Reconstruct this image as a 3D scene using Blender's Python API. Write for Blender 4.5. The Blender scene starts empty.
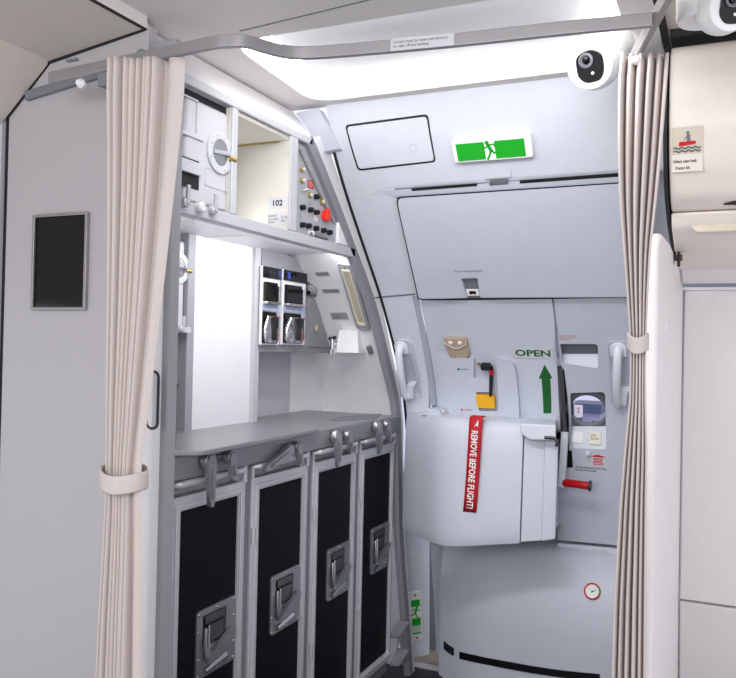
import bpy, bmesh, math, random
from mathutils import Vector, Matrix
random.seed(4)
SC = bpy.context.scene
COL = SC.collection

# ------------------------------------------------------------------ camera
F, CX, CY = 803.0, 368.0, 339.0
CAM = Vector((0, 0, 1.30))
_y = Vector((367, -16, -803)).normalized()
_x = Vector((1758, -31, 803)); _x = (_x - _y * _x.dot(_y)).normalized()
_z = _x.cross(_y)
ROT = Matrix((_x, _y, _z))                      # camera space -> world
cd = bpy.data.cameras.new('camera'); cam = bpy.data.objects.new('camera', cd); COL.objects.link(cam)
cam.matrix_world = Matrix.Translation(CAM) @ ROT.to_4x4()
cd.sensor_fit = 'HORIZONTAL'; cd.sensor_width = 36; cd.lens = 36 * F / 736
cd.clip_start = .05; cd.clip_end = 400
SC.camera = cam

# ------------------------------------------------------------------ world, lights, exposure
w = bpy.data.worlds.new('world'); SC.world = w; w.use_nodes = True
bg = w.node_tree.nodes['Background']; bg.inputs[0].default_value = (.95, .95, 1, 1); bg.inputs[1].default_value = .85
SC.view_settings.view_transform = 'Standard'; SC.view_settings.look = 'None'
SC.view_settings.gamma = 1; SC.view_settings.exposure = .35
SC.view_settings.use_curve_mapping = False

def area(name, loc, target, sx, sy, power, col=(1, 1, 1)):
    l = bpy.data.lights.new(name, 'AREA'); l.shape = 'RECTANGLE'; l.size = sx; l.size_y = sy; l.energy = power; l.color = col
    o = bpy.data.objects.new(name, l); COL.objects.link(o); o.location = loc
    o.rotation_euler = (Vector(target) - Vector(loc)).to_track_quat('-Z', 'Y').to_euler()
    return o
area('cabin_fill_light', (-.35, -.9, 1.72), (-.62, 2.8, .8), 1.2, .7, 21, (1, .99, .985))  # added fill from behind the camera towards the door, no fixture there
gw = area('galley_work_lamp', (-1.235, 2.0, 1.618), (-1.235, 2.0, 0), .05, .95, 3.8, (1, 1, 1)); gw.rotation_euler = (0, math.radians(28), 0)
en = area('door_fill_light', (-.62, 1.44, 1.93), (-.66, 2.75, .75), .8, .12, 3.2, (.98, .985, 1)); en.data.spread = math.radians(125)  # added bodiless fill that brightens the door

# ------------------------------------------------------------------ pixel rays onto surfaces of the place
def ray(px, py): return ROT @ Vector(((px - CX) / F, -(py - CY) / F, -1))
def hax(a, px, py, v):
    d = ray(px, py); t = (v - CAM[a]) / d[a]; return CAM + d * t
def hX(px, py, v): return hax(0, px, py, v)
def hY(px, py, v): return hax(1, px, py, v)
def hZ(px, py, v): return hax(2, px, py, v)

class Profile:
    def __init__(s, pts, k=0, x0=0):
        s.k, s.x0 = k, x0                         # k: how far the surface recedes per metre towards -X
        s.z = [p[0] for p in pts]; s.y = [p[1] for p in pts]; n = len(pts); s.m = []
        for i in range(n):
            a, b = max(i - 1, 0), min(i + 1, n - 1)
            s.m.append((s.y[b] - s.y[a]) / (s.z[b] - s.z[a]))
    def __call__(s, z):
        if z <= s.z[0]: return s.y[0] + s.m[0] * (z - s.z[0])
        if z >= s.z[-1]: return s.y[-1] + s.m[-1] * (z - s.z[-1])
        i = 0
        while s.z[i + 1] < z: i += 1
        h = s.z[i + 1] - s.z[i]; t = (z - s.z[i]) / h
        return ((2*t**3 - 3*t*t + 1) * s.y[i] + (t**3 - 2*t*t + t) * h * s.m[i]
                + (3*t*t - 2*t**3) * s.y[i + 1] + (t**3 - t*t) * h * s.m[i + 1])
    def d(s, z): return (s(z + .004) - s(z - .004)) / .008
    def n(s, z): return Vector((-s.k, -1, s.d(z))).normalized()      # towards the cabin
    def pt(s, X, z, off=0): return Vector((X, s(z) + s.k*(s.x0-X), z)) + s.n(z) * off
    def hit(s, px, py, off=0):
        d = ray(px, py); lo, hi = .6, 4.5
        f = lambda t: (CAM + d*t).y - (s((CAM + d*t).z) + s.k*(s.x0-(CAM + d*t).x) + off / s.n((CAM + d*t).z).y)
        for _ in range(50):
            m = (lo + hi) / 2
            if f(m) > 0: hi = m
            else: lo = m
        return CAM + d * lo
    def xz(s, px, py, off=0):
        p = s.hit(px, py, off); return (p.x, p.z)
    def frame(s, X, z, off=0, roll=0):
        n = s.n(z); r = Vector((1, -s.k, 0)).normalized(); u = n.cross(r)
        m = Matrix((r, u, n)).transposed().to_4x4()
        return Matrix.Translation(s.pt(X, z, off)) @ m @ Matrix.Rotation(roll, 4, 'Z')
    def pxframe(s, px, py, off=0, roll=0):
        p = s.hit(px, py, off); m = s.frame(p.x, p.z, 0, roll); m.translation = p; return m

W = Profile([(0, 3.06), (.2, 3.02), (.5, 2.95), (.8, 2.885), (1.1, 2.81), (1.254, 2.73), (1.465, 2.575), (1.6, 2.45),
             (1.77, 2.29), (1.9, 2.185), (2.02, 2.12), (2.1, 2.08)])
G = Profile([(0, 3.02), (.312, 2.946), (.6, 2.877), (.85, 2.85), (1.083, 2.819), (1.254, 2.713), (1.465, 2.566), (1.636, 2.394),
             (1.762, 2.263), (1.889, 2.123), (2.0, 1.99)])
EW = Profile([(z, y + .02) for z, y in zip(G.z, G.y)], .22, -1.17)      # slanted white end wall inside the galley

# ------------------------------------------------------------------ materials
def lin(c):
    return c / 12.92 if c <= .04045 else ((c + .055) / 1.055) ** 2.4
def mat(name, rgb, rough=.5, metal=0, noise=.03, scale=30, bump=0, emit=0, spec=.5):
    m = bpy.data.materials.new(name); m.use_nodes = True; nt = m.node_tree; b = nt.nodes['Principled BSDF']
    c = [lin(v / 255) for v in rgb]
    b.inputs['Roughness'].default_value = rough; b.inputs['Metallic'].default_value = metal
    b.inputs['Specular IOR Level'].default_value = spec
    tc = nt.nodes.new('ShaderNodeTexCoord'); nz = nt.nodes.new('ShaderNodeTexNoise'); nz.inputs['Scale'].default_value = scale
    nt.links.new(tc.outputs['Object'], nz.inputs['Vector'])
    mx = nt.nodes.new('ShaderNodeMix'); mx.data_type = 'RGBA'
    mx.inputs[6].default_value = [max(0, v * (1 - noise)) for v in c] + [1]; mx.inputs[7].default_value = [min(1, v * (1 + noise)) for v in c] + [1]
    nt.links.new(nz.outputs['Fac'], mx.inputs[0]); nt.links.new(mx.outputs[2], b.inputs['Base Color'])
    if bump:
        bp = nt.nodes.new('ShaderNodeBump'); bp.inputs['Strength'].default_value = bump; bp.inputs['Distance'].default_value = .002
        nt.links.new(nz.outputs['Fac'], bp.inputs['Height']); nt.links.new(bp.outputs[0], b.inputs['Normal'])
    if emit:
        b.inputs['Emission Color'].default_value = c + [1]; b.inputs['Emission Strength'].default_value = emit
    return m
M = {}
def mk(k, *a, **q): M[k] = mat(k, *a, **q)
mk('lining', (212, 216, 226), .45)
mk('lining_white', (236, 236, 240), .4)
mk('door_panel', (201, 206, 218), .42)
mk('door_grey', (196, 201, 213), .42)
mk('handle_plastic', (222, 226, 235), .35)
mk('left_wall', (180, 178, 182), .45, noise=.015, scale=4)
mk('galley_white', (240, 239, 243), .4)
mk('galley_grey', (160, 161, 167), .45)
mk('galley_grey_light', (196, 197, 203), .45)
mk('panel_grey', (176, 179, 184), .45)
mk('galley_frame', (142, 143, 149), .45)
mk('galley_dark', (120, 122, 130), .5)
mk('container', (206, 207, 213), .38, metal=.0)
mk('cream_lining', (216, 213, 204), .5)
mk('steel', (160, 160, 165), .28, metal=.8, noise=.08, scale=60)
mk('steel_dark', (105, 104, 106), .3, metal=.9, noise=.1, scale=60)
mk('chrome', (215, 215, 220), .15, metal=1)
mk('aluminium', (206, 207, 213), .36, metal=.4, noise=.05, scale=50)
mk('counter', (142, 143, 148), .32, metal=.35, noise=.06, scale=90)
mk('rail_metal', (158, 156, 159), .38, metal=.5, noise=.04)
mk('black', (14, 13, 19), .35, noise=.1)
mk('black_panel', (11, 9, 17), .6, noise=.15, scale=80, spec=.15)
mk('black_gloss', (5, 5, 7), .08)
mk('gasket', (24, 24, 27), .7)
mk('groove', (116, 120, 130), .7)
mk('step_grey', (172, 177, 189), .5)
mk('curtain', (205, 195, 191), .85, noise=.05, scale=140, bump=.15)
mk('ceiling', (226, 222, 218), .55)
mk('ceiling_beige', (209, 201, 192), .55)
mk('bin', (226, 217, 209), .42)
mk('sidewall', (232, 227, 228), .5)
mk('partition', (238, 233, 233), .4)
mk('white_plastic', (244, 244, 244), .3)
mk('grey_plastic', (120, 120, 124), .4)
mk('green', (22, 168, 36), .5)
mk('dark_green', (0, 92, 22), .5)
mk('sign_white', (240, 242, 240), .5)
mk('sign_pale', (206, 218, 208), .5)
mk('red', (196, 14, 24), .45)
mk('red_cloth', (186, 16, 36), .7, noise=.12, scale=200, bump=.2)
mk('red_gloss', (190, 10, 14), .2)
mk('red_knob', (232, 42, 28), .35)
mk('yellow', (240, 178, 14), .45)
mk('leather', (176, 158, 140), .7, noise=.1, scale=120, bump=.3)
mk('leather_edge', (214, 202, 186), .7)
mk('cream', (226, 223, 204), .5)
mk('brass', (190, 170, 110), .3, metal=.8)
mk('ink', (34, 32, 38), .6)
mk('ink_grey', (110, 110, 116), .6)
mk('placard', (206, 207, 214), .5)
mk('placard_grey', (168, 168, 172), .45)
mk('tan_card', (204, 194, 178), .6)
mk('floor_dark', (52, 50, 56), .7, noise=.2, scale=160, bump=.3)
mk('floor_tan', (150, 142, 128), .6, noise=.08)
mk('blue_led', (40, 70, 150), .4)
mk('pale_blue', (176, 186, 214), .4)
mk('diffuser', (255, 252, 248), .5, emit=4)
mk('lamp_lens', (196, 186, 168), .3, noise=.12, scale=300)
mk('apron', (214, 212, 236), .9)
mk('terminal_roof', (74, 86, 112), .6)
mk('terminal_wall', (150, 150, 176), .6)
mk('truck_white', (220, 218, 226), .5)
mk('truck_orange', (190, 120, 80), .5)
mk('truck_dark', (44, 44, 60), .5)
mk('vehicle_grey', (120, 122, 146), .5)
def glass(name, tint):
    m = bpy.data.materials.new(name); m.use_nodes = True; b = m.node_tree.nodes['Principled BSDF']
    b.inputs['Base Color'].default_value = tint; b.inputs['Roughness'].default_value = .02
    b.inputs['Transmission Weight'].default_value = 1; b.inputs['IOR'].default_value = 1.1; M[name] = m
glass('window_glass', (.93, .93, 1, 1))
glass('coffee_glass', (.25, .25, .28, 1))

# ------------------------------------------------------------------ mesh helpers
class MB:
    def __init__(s): s.bm = bmesh.new()
    def add(s, vs, fs, m=None):
        v = [s.bm.verts.new((m @ Vector(p)) if m else p) for p in vs]
        for f in fs:
            try: s.bm.faces.new([v[i] for i in f])
            except ValueError: pass
        return s
    def box(s, a, b, m=None):
        x0, y0, z0 = a; x1, y1, z1 = b
        vs = [(x0,y0,z0),(x1,y0,z0),(x1,y1,z0),(x0,y1,z0),(x0,y0,z1),(x1,y0,z1),(x1,y1,z1),(x0,y1,z1)]
        return s.add(vs, [(3,2,1,0),(4,5,6,7),(0,1,5,4),(1,2,6,5),(2,3,7,6),(3,0,4,7)], m)
    def tube(s, pts, r, seg=12, m=None, caps=True):
        pts = [Vector(p) for p in pts]; n = len(pts); rings = []
        rr = r if isinstance(r, (list, tuple)) else [r] * n
        t0 = (pts[1] - pts[0]).normalized(); ref = Vector((0, 0, 1)) if abs(t0.z) < .9 else Vector((1, 0, 0))
        u = t0.cross(ref).normalized()
        for i in range(n):
            t = (pts[min(i + 1, n - 1)] - pts[max(i - 1, 0)]).normalized()
            u = (u - t * u.dot(t)).normalized(); v = t.cross(u)
            rings.append([pts[i] + (u * math.cos(6.28318 * k / seg) + v * math.sin(6.28318 * k / seg)) * rr[i] for k in range(seg)])
        vs = [p for g in rings for p in g]; fs = []
        for i in range(n - 1):
            for k in range(seg):
                fs.append((i*seg + k, i*seg + (k+1) % seg, (i+1)*seg + (k+1) % seg, (i+1)*seg + k))
        if caps: fs += [tuple(range(seg))[::-1], tuple((n-1)*seg + k for k in range(seg))]
        return s.add(vs, fs, m)
    def prism(s, poly, h0, h1, m=None):            # polygon in local xy, extruded along local z
        n = len(poly)
        vs = [(x, y, h0) for x, y in poly] + [(x, y, h1) for x, y in poly]
        fs = [tuple(range(n))[::-1], tuple(range(n, 2*n))] + [(i, (i+1) % n, n + (i+1) % n, n + i) for i in range(n)]
        return s.add(vs, fs, m)
    def ring(s, outer, inner, h0, h1, m=None):     # frame between two outlines of equal length
        n = len(outer)
        vs = [(x, y, h) for h in (h0, h1) for P in (outer, inner) for x, y in P]
        fs = []
        for i in range(n):
            j = (i + 1) % n
            fs += [(2*n+i, 2*n+j, 3*n+j, 3*n+i), (i, n+i, n+j, j), (i, j, 2*n+j, 2*n+i), (n+i, 3*n+i, 3*n+j, n+j)]
        return s.add(vs, fs, m)
    def lathe(s, prof, seg=32, m=None):            # (radius, height) about local z
        n = len(prof); vs = [(r*math.cos(6.28318*k/seg), r*math.sin(6.28318*k/seg), h) for r, h in prof for k in range(seg)]; fs = []
        for i in range(n - 1):
            for k in range(seg): fs.append((i*seg+k, i*seg+(k+1) % seg, (i+1)*seg+(k+1) % seg, (i+1)*seg+k))
        fs += [tuple(range(seg))[::-1], tuple((n-1)*seg+k for k in range(seg))]
        return s.add(vs, fs, m)
    def stroke(s, pts, w, h0, h1, m=None):
        for (x0, y0), (x1, y1) in zip(pts, pts[1:]):
            d = Vector((x1-x0, y1-y0)); L = d.length or 1; q = Vector((-d.y, d.x)) / L * w / 2; e = d / L * w * .3
            s.prism([(x0-e.x+q.x, y0-e.y+q.y), (x0-e.x-q.x, y0-e.y-q.y), (x1+e.x-q.x, y1+e.y-q.y), (x1+e.x+q.x, y1+e.y+q.y)], h0, h1, m)
        return s
    def extr(s, pts, d):                            # open strip of points swept by vector d
        n = len(pts); d = Vector(d)
        vs = [Vector(p) for p in pts] + [Vector(p) + d for p in pts]
        return s.add(vs, [(i, i+1, n+i+1, n+i) for i in range(n-1)])

def rrect(w, h, r, n=5, cx=0, cy=0):
    P = []
    for sx, sy, a in ((1, 1, 0), (-1, 1, 90), (-1, -1, 180), (1, -1, 270)):
        for k in range(n + 1):
            t = math.radians(a + 90*k/n); P.append((cx + sx*(w/2-r) + r*math.cos(t), cy + sy*(h/2-r) + r*math.sin(t)))
    return P
def circ(r, n=24, cx=0, cy=0): return [(cx + r*math.cos(6.28318*k/n), cy + r*math.sin(6.28318*k/n)) for k in range(n)]
def rpoly(P, r, n=4):                                # polygon with rounded corners; r one radius or one per corner
    out = []; N = len(P)
    for i in range(N):
        ri = r[i] if isinstance(r, (list, tuple)) else r
        p = Vector(P[i]); a = Vector(P[i-1]) - p; b = Vector(P[(i+1) % N]) - p
        if ri <= 0: out.append(tuple(p)); continue
        q = min(ri, a.length*.45, b.length*.45); A = p + a.normalized()*q; B = p + b.normalized()*q
        for k in range(n + 1):
            t = k/n; out.append(tuple(A*(1-t)**2 + p*2*t*(1-t) + B*t*t))
    return out

def top_of(o):
    while o.parent: o = o.parent
    return o
def obj(name, mb, m, parent=None, bevel=0, smooth=True, seg=2, angle=40, fixn=True):
    bm = mb.bm if isinstance(mb, MB) else mb
    if fixn: bmesh.ops.recalc_face_normals(bm, faces=bm.faces)
    vs = bm.verts
    if parent: off = top_of(parent).location.copy()
    else:
        xs = [v.co.x for v in vs]; ys = [v.co.y for v in vs]; zs = [v.co.z for v in vs]
        off = Vector(((min(xs)+max(xs))/2, (min(ys)+max(ys))/2, min(zs)))
    bmesh.ops.translate(bm, verts=vs, vec=-off)
    me = bpy.data.meshes.new(name); bm.to_mesh(me); bm.free()
    o = bpy.data.objects.new(name, me); COL.objects.link(o)
    me.materials.append(M[m] if isinstance(m, str) else m)
    if parent: o.parent = parent
    else: o.location = off
    if smooth:
        for p in me.polygons: p.use_smooth = True
    if bevel:
        b = o.modifiers.new('bevel', 'BEVEL'); b.width = bevel; b.segments = seg; b.limit_method = 'ANGLE'; b.angle_limit = math.radians(angle)
        b.harden_normals = True
    elif smooth:
        me.set_sharp_from_angle(angle=math.radians(angle))
    return o
def tag(o, label=None, cat=None, group=None, kind=None):
    if label: o['label'] = label
    if cat: o['category'] = cat
    if group: o['group'] = group
    if kind: o['kind'] = kind
    return o
def thing(name, loc, label, cat, group=None, kind=None):
    o = bpy.data.objects.new(name, None); COL.objects.link(o); o.location = loc; o.empty_display_size = .1
    return tag(o, label, cat, group, kind)
def kids(o): return [c for c in bpy.data.objects if c.parent is o]
def copy_tree(o, parent=None):
    c = o.copy(); COL.objects.link(c)
    if parent: c.parent = parent
    for ch in kids(o): copy_tree(ch, c)
    return c
def panel_bm(prof, outer, off, thick, holes=(), zstep=.03, dz=0):
    """A panel lying on a wall profile: outline and holes in (X, z), front face off from the wall, thick deep."""
    bm = bmesh.new(); E = []
    for loop in [outer] + list(holes):
        v = [bm.verts.new((x, 0, z)) for x, z in loop]
        for i in range(len(v)): E.append(bm.edges.new((v[i], v[(i+1) % len(v)])))
    bmesh.ops.triangle_fill(bm, use_beauty=True, use_dissolve=False, edges=E)
    z0 = min(z for x, z in outer); z1 = max(z for x, z in outer); z = math.ceil(z0/zstep)*zstep
    while z < z1:
        if min(abs(z - q) for x, q in outer) > 1e-4 or True:
            bmesh.ops.bisect_plane(bm, geom=bm.verts[:] + bm.edges[:] + bm.faces[:], dist=1e-5, plane_co=(0, 0, z), plane_no=(0, 0, 1))
        z += zstep
    front = bm.faces[:]
    r = bmesh.ops.extrude_face_region(bm, geom=front)
    nv = [g for g in r['geom'] if isinstance(g, bmesh.types.BMVert)]; ns = set(nv)
    for v in bm.verts:
        X, z = v.co.x, v.co.z
        v.co = prof.pt(X, z, 0) + prof.n(z) * 0
        v.co.y += off / prof.n(z).y + (thick if v in ns else 0)
    if len(front) and front[0].is_valid: pass
    return bm
def panel(name, outer, off, thick, m, parent=None, holes=(), bevel=.003, prof=W):
    return obj(name, panel_bm(prof, outer, off, thick, holes), m, parent, bevel=bevel, angle=50)
def xz(P, off=0, prof=W): return [prof.xz(x, y, off) for x, y in P]

def text(name, body, m4, width, height, mt, parent, bold=0, sep=1.0, lines=None):
    cu = bpy.data.curves.new('t', 'FONT'); cu.body = body; cu.align_x = 'LEFT'; cu.offset = bold; cu.space_line = sep
    cu.resolution_u = 2
    to = bpy.data.objects.new('t', cu); COL.objects.link(to)
    dg = bpy.context.evaluated_depsgraph_get(); me = bpy.data.meshes.new_from_object(to.evaluated_get(dg))
    bpy.data.objects.remove(to); bpy.data.curves.remove(cu)
    bm = bmesh.new(); bm.from_mesh(me); bpy.data.meshes.remove(me)
    xs = [v.co.x for v in bm.verts]; ys = [v.co.y for v in bm.verts]
    ax, bx, ay, by = min(xs), max(xs), min(ys), max(ys)
    for v in bm.verts:
        v.co = m4 @ Vector(((v.co.x-ax)/(bx-ax)*width - width/2, (v.co.y-ay)/(by-ay)*height - height/2, 0))
    return obj(name, bm, mt, parent, smooth=False, fixn=False)

def runner(mb, s, m4, h=.0006):                       # the running figure of an exit sign, about s tall, running right to left or as set by m4
    mb.prism(circ(.10*s, 14, -.10*s, .40*s), 0, h, m4)
    for pts, w_ in ((((-.06,.28),(.06,.0)), .17), (((-.04,.26),(-.2,.14),(-.32,.2)), .07), (((0,.27),(.2,.3),(.3,.14)), .07),
                    (((.06,.0),(.2,-.14),(.42,-.2)), .10), (((.05,-.02),(-.02,-.22),(-.16,-.46)), .10)):
        mb.stroke([(x*s, y*s) for x, y in pts], w_*s, 0, h, m4)
    return mb
def screws(mb, spots, r, h, m4):
    for x, y in spots: mb.lathe([(r, 0), (r, h*.6), (r*.5, h)], 8, m4 @ Matrix.Translation((x, y, 0)))
    return mb
def PX(X, Y, Z):                                     # frame on a galley face that looks towards +X: local x along +Y, y up, z out
    return Matrix(((0, 0, 1, X), (1, 0, 0, Y), (0, 1, 0, Z), (0, 0, 0, 1)))
def PY(X, Y, Z):                                     # frame on a face that looks towards the camera (-Y)
    return Matrix(((1, 0, 0, X), (0, 0, -1, Y), (0, 1, 0, Z), (0, 0, 0, 1)))

# ================================================================== THE SETTING
obj('floor', MB().box((-2.2, -1.5, -.05), (.6, 3.09, 0)), 'floor_dark')['kind'] = 'structure'
sill = obj('trim_1', MB().box((-1.30, 3.09, -.05), (.3, 3.55, -.002)), 'floor_tan'); sill['kind'] = 'structure'
a, b = hZ(404, 654, .004), hZ(470, 676, .004)
obj('trim_2', MB().box((-1.30, 3.075, 0), (.3, 3.11, .012)), 'aluminium', bevel=.003)['kind'] = 'structure'

# left: end wall of the galley, with the slanted cabin lining above it
def poly_y(pts, y0, y1):
    return MB().prism([(x, z) for x, z in pts], -y1, -y0, Matrix(((1,0,0,0),(0,0,-1,0),(0,1,0,0),(0,0,0,1))))
tl = [(145,30),(50,63),(9,117)]
q = [hY(x, y, 1.40) for x, y in tl]
wl = obj('wall_left', poly_y([(-1.19, 0), (-1.19, 2.0), (q[0].x, q[0].z+.02), (q[1].x, q[1].z+.02), (q[2].x, q[2].z), (-1.612, 0)], 1.40, 1.43), 'left_wall', bevel=.002)
wl['kind'] = 'structure'
gx = -1.612
obj('trim_3', MB().box((-1.626, 1.405, 0), (gx, 1.43, 1.86)), 'gasket')['kind'] = 'structure'
obj('wall_left_far', MB().box((-2.2, 1.395, 0), (-1.628, 1.425, 1.87)), 'galley_grey_light')['kind'] = 'structure'
e0, e1 = Vector((q[0].x, q[0].z)), Vector((q[1].x, q[1].z)); e2 = Vector((q[2].x, q[2].z))
def slab(name, pts, y0, y1, m, th=.02):
    up = [(x+.004, z+th) for x, z in pts][::-1]
    o = obj(name, poly_y(list(pts) + up, y0, y1), m, bevel=.003); o['kind'] = 'structure'; return o
slab('ceiling_left', [(e0.x, e0.y), (e1.x+.008, e1.y+.003)], -1.2, 1.396, 'ceiling_beige')
slab('ceiling_left_lower', [(e1.x-.002, e1.y-.006), (e2.x, e2.y), (e2.x-.5, e2.y-.42)], -1.2, 1.396, 'ceiling_beige')
obj('ceiling_step', MB().box((e0.x+.0005, -1.2, e0.y+.002), (e0.x+.006, 1.40, 2.03)), 'ceiling')['kind'] = 'structure'
obj('trim_4', MB().box((e0.x-.001, -1.2, e0.y-.0015), (e0.x+.0065, 1.40, e0.y+.002)), 'gasket')['kind'] = 'structure'
mb = MB()
for A, B in ((e0, e1), (e1, e2)):
    d = (B-A).normalized(); nn = Vector((d.y, -d.x))*.0022
    P = [A+nn*-1.2, B+nn*-1.2, B+nn*1.2, A+nn*1.2]
    mb.prism([tuple(p) for p in P], -1.402, -1.3945, Matrix(((1,0,0,0),(0,0,-1,0),(0,1,0,0),(0,0,0,1))))
obj('trim_5', mb, 'gasket')['kind'] = 'structure'
a, b = hY(28, 97, 1.399), hY(165, 54, 1.399)
d = Vector((b.x-a.x, b.z-a.z)).normalized(); nn = Vector((-d.y, d.x))*.011
obj('trim_6', poly_y([(a.x+nn.x, a.z+nn.y), (a.x-nn.x, a.z-nn.y), (b.x-nn.x, b.z-nn.y), (b.x+nn.x, b.z+nn.y)], 1.388, 1.402), 'galley_dark', bevel=.002)['kind'] = 'structure'

# ceiling with a rounded opening for the cove light
CZ = 2.02
RX0, RX1, RY0, RY1 = -1.115, -.235, 1.60, 2.085
hole = rpoly([(RX0, RY0), (RX1, RY0), (RX1, RY1), (RX0-.035, RY1)], .09, 6)
def flat_panel(outer, holes, z0, z1):
    bm = bmesh.new(); E = []
    for loop in [outer] + list(holes):
        v = [bm.verts.new((x, y, z0)) for x, y in loop]
        for i in range(len(v)): E.append(bm.edges.new((v[i], v[(i+1) % len(v)])))
    bmesh.ops.triangle_fill(bm, use_beauty=True, edges=E)
    r = bmesh.ops.extrude_face_region(bm, geom=bm.faces[:])
    bmesh.ops.translate(bm, verts=[g for g in r['geom'] if isinstance(g, bmesh.types.BMVert)], vec=(0, 0, z1-z0))
    return bm
obj('ceiling', flat_panel([(-1.26, -1.2), (-.165, -1.2), (-.165, 2.14), (-1.26, 2.14)], [hole], CZ, CZ+.02), 'ceiling', bevel=.003, angle=50)['kind'] = 'structure'
a, b = hZ(240, 31, CZ), hZ(372, -1, CZ)
dd = (b-a); pv = Vector((-dd.y, dd.x, 0)).normalized()*.002
obj('trim_7', MB().add([a-pv, a+pv, b+pv+dd, b-pv+dd, a-pv-Vector((0,0,.001)), a+pv-Vector((0,0,.001)), b+pv+dd-Vector((0,0,.001)), b-pv+dd-Vector((0,0,.001))],
    [(0,1,2,3),(4,5,6,7),(0,1,5,4),(1,2,6,5),(2,3,7,6),(3,0,4,7)]), 'groove')['kind'] = 'structure'
cv = thing('ceiling_light', ((RX0+RX1)/2, (RY0+RY1)/2, CZ+.09), 'large rounded recessed ceiling light with glowing edges above the aircraft door', 'ceiling light')
def inset(P, k):
    kx = 2.0*k
    cx = sum(p[0] for p in P)/len(P); cy = sum(p[1] for p in P)/len(P)
    sx = (max(p[0] for p in P)-min(p[0] for p in P))/2; sy = (max(p[1] for p in P)-min(p[1] for p in P))/2
    return [(cx+(x-cx)*(1-kx/sx), cy+(y-cy)*(1-k/sy)) for x, y in P]
mb = MB(); L = [(0, CZ+.004), (.006, CZ+.022), (.018, CZ+.036), (.034, CZ+.044)]; n = len(hole); vs = []
for k, z in L: vs += [(x, y, z) for x, y in inset(hole, k)]
mb.add(vs, [(i*n+k, i*n+(k+1) % n, (i+1)*n+(k+1) % n, (i+1)*n+k) for i in range(len(L)-1) for k in range(n)])
obj('diffuser', mb, 'diffuser', cv)
mb = MB(); L = [(.034, CZ+.044), (.07, CZ+.046), (.12, CZ+.044), (.2, CZ+.040)]; vs = []
for k, z in L: vs += [(x, y, z) for x, y in inset(hole, k)]
fs = [(i*n+k, i*n+(k+1) % n, (i+1)*n+(k+1) % n, (i+1)*n+k) for i in range(len(L)-1) for k in range(n)] + [tuple((len(L)-1)*n+k for k in range(n))]
obj('centre_panel', mb.add(vs, fs), 'lining_white', cv)

# right: cabin ceiling, bin, sidewall
slabz = 2.03
obj('ceiling_right', MB().box((-.150, -1.2, slabz), (.7, 1.92, slabz+.02)), 'ceiling_beige')['kind'] = 'structure'
obj('trim_8', MB().box((-.167, -1.2, CZ+.003), (-.149, 2.14, CZ+.03)), 'gasket')['kind'] = 'structure'

# fuselage lining round the door, with an opening for the door
DX0, DX1 = -1.005, .30
door_hole = [(DX0+.045, 1.80), (DX1, 1.80), (DX1, .03), (-1.10, .03), (-1.10, .62), (DX0-.03, 1.06)]
wb = panel('wall_back', [(-1.125, .60), (-1.10, .60), (DX0-.03, 1.06), (DX0+.045, 1.79), (.34, 1.79), (.34, 2.06), (-1.125, 2.06)], 0, .02, 'lining', bevel=.004)
wb['kind'] = 'structure'
# recess strip above the door with black slots
P = rpoly(xz([(383,191),(640,172),(640,184),(396,198)], .002), [.015, 0, 0, .006])
panel('door_header', P, .003, .01, 'door_grey', wb, bevel=.002)
for P in ([(412,188.5),(477,183.5),(477,186),(412,191)], [(520,180.5),(640,171.5),(640,175),(520,183.5)]):
    panel('header_slot', xz(P, .004), .006, .006, 'gasket', wb, bevel=0)
panel('latch_window', xz([(490,180.5),(508,179),(508,184),(490,185.5)], .004), .007, .006, 'galley_dark', wb, bevel=0)
P = rpoly(xz([(482,170),(510,167.5),(512,178),(485,180)], .002), .004)
panel('release_flap', P, .004, .006, 'lining', wb, bevel=.001)
# access hatch top left
P0 = [(345,125),(428,114),(436,162),(358,171)]
Pa = rpoly(xz(P0, .001), .012); panel('hatch_gap', Pa, .0015, .004, 'gasket', wb, bevel=0)
Pb = rpoly(xz([(347,127),(426.5,116.5),(434.3,160.6),(359,169)], .003), .010)
hp = panel('access_hatch', Pb, .004, .006, 'lining', wb, bevel=.0015)
m4 = W.pxframe(413, 148, .0045); obj('push_latch', MB().ring(circ(.013, 20), circ(.0115, 20), 0, .0006, m4), 'door_grey', hp)
# wedge fairing at the top corner by the galley
wf = rpoly(xz([(296,113),(318,108),(340,149),(324,152)], .02), .004); panel('corner_fairing', wf, .022, .04, 'door_panel', wb, bevel=.004)
# frame panel with the hand grip, and its seam and the step edge
seam = xz([(374,297),(415,293.5),(415,295),(374,298.5)], .001); panel('panel_seam', seam, .0015, .003, 'groove', wb, bevel=0)
P = xz([(412,296),(418,296),(436,405),(430,405)], .001); panel('step_shade', P, .0012, .003, 'step_grey', wb, bevel=0)  # strip colour stands in for the shading along the step edge
obj('trim_14', MB().box((-1.40, 3.30, 0), (-.95, 3.34, .75)), 'groove')['kind'] = 'structure'

# lower lining left of the door, with the floor-level exit sign
ll = MB(); bA = hZ(407, 663, .002); bB = hZ(440, 653, .002)
def lowline(px0, px1): return None
pts = []
for z in [0, .035, .2, .4, .62]:
    tz = z/.62
    pts.append(((-1.225+.02*tz, 3.09-.16*tz, z), (-1.145+.03*tz, 3.20-.12*tz, z)))
vs = [p for r in pts for p in r]
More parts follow.
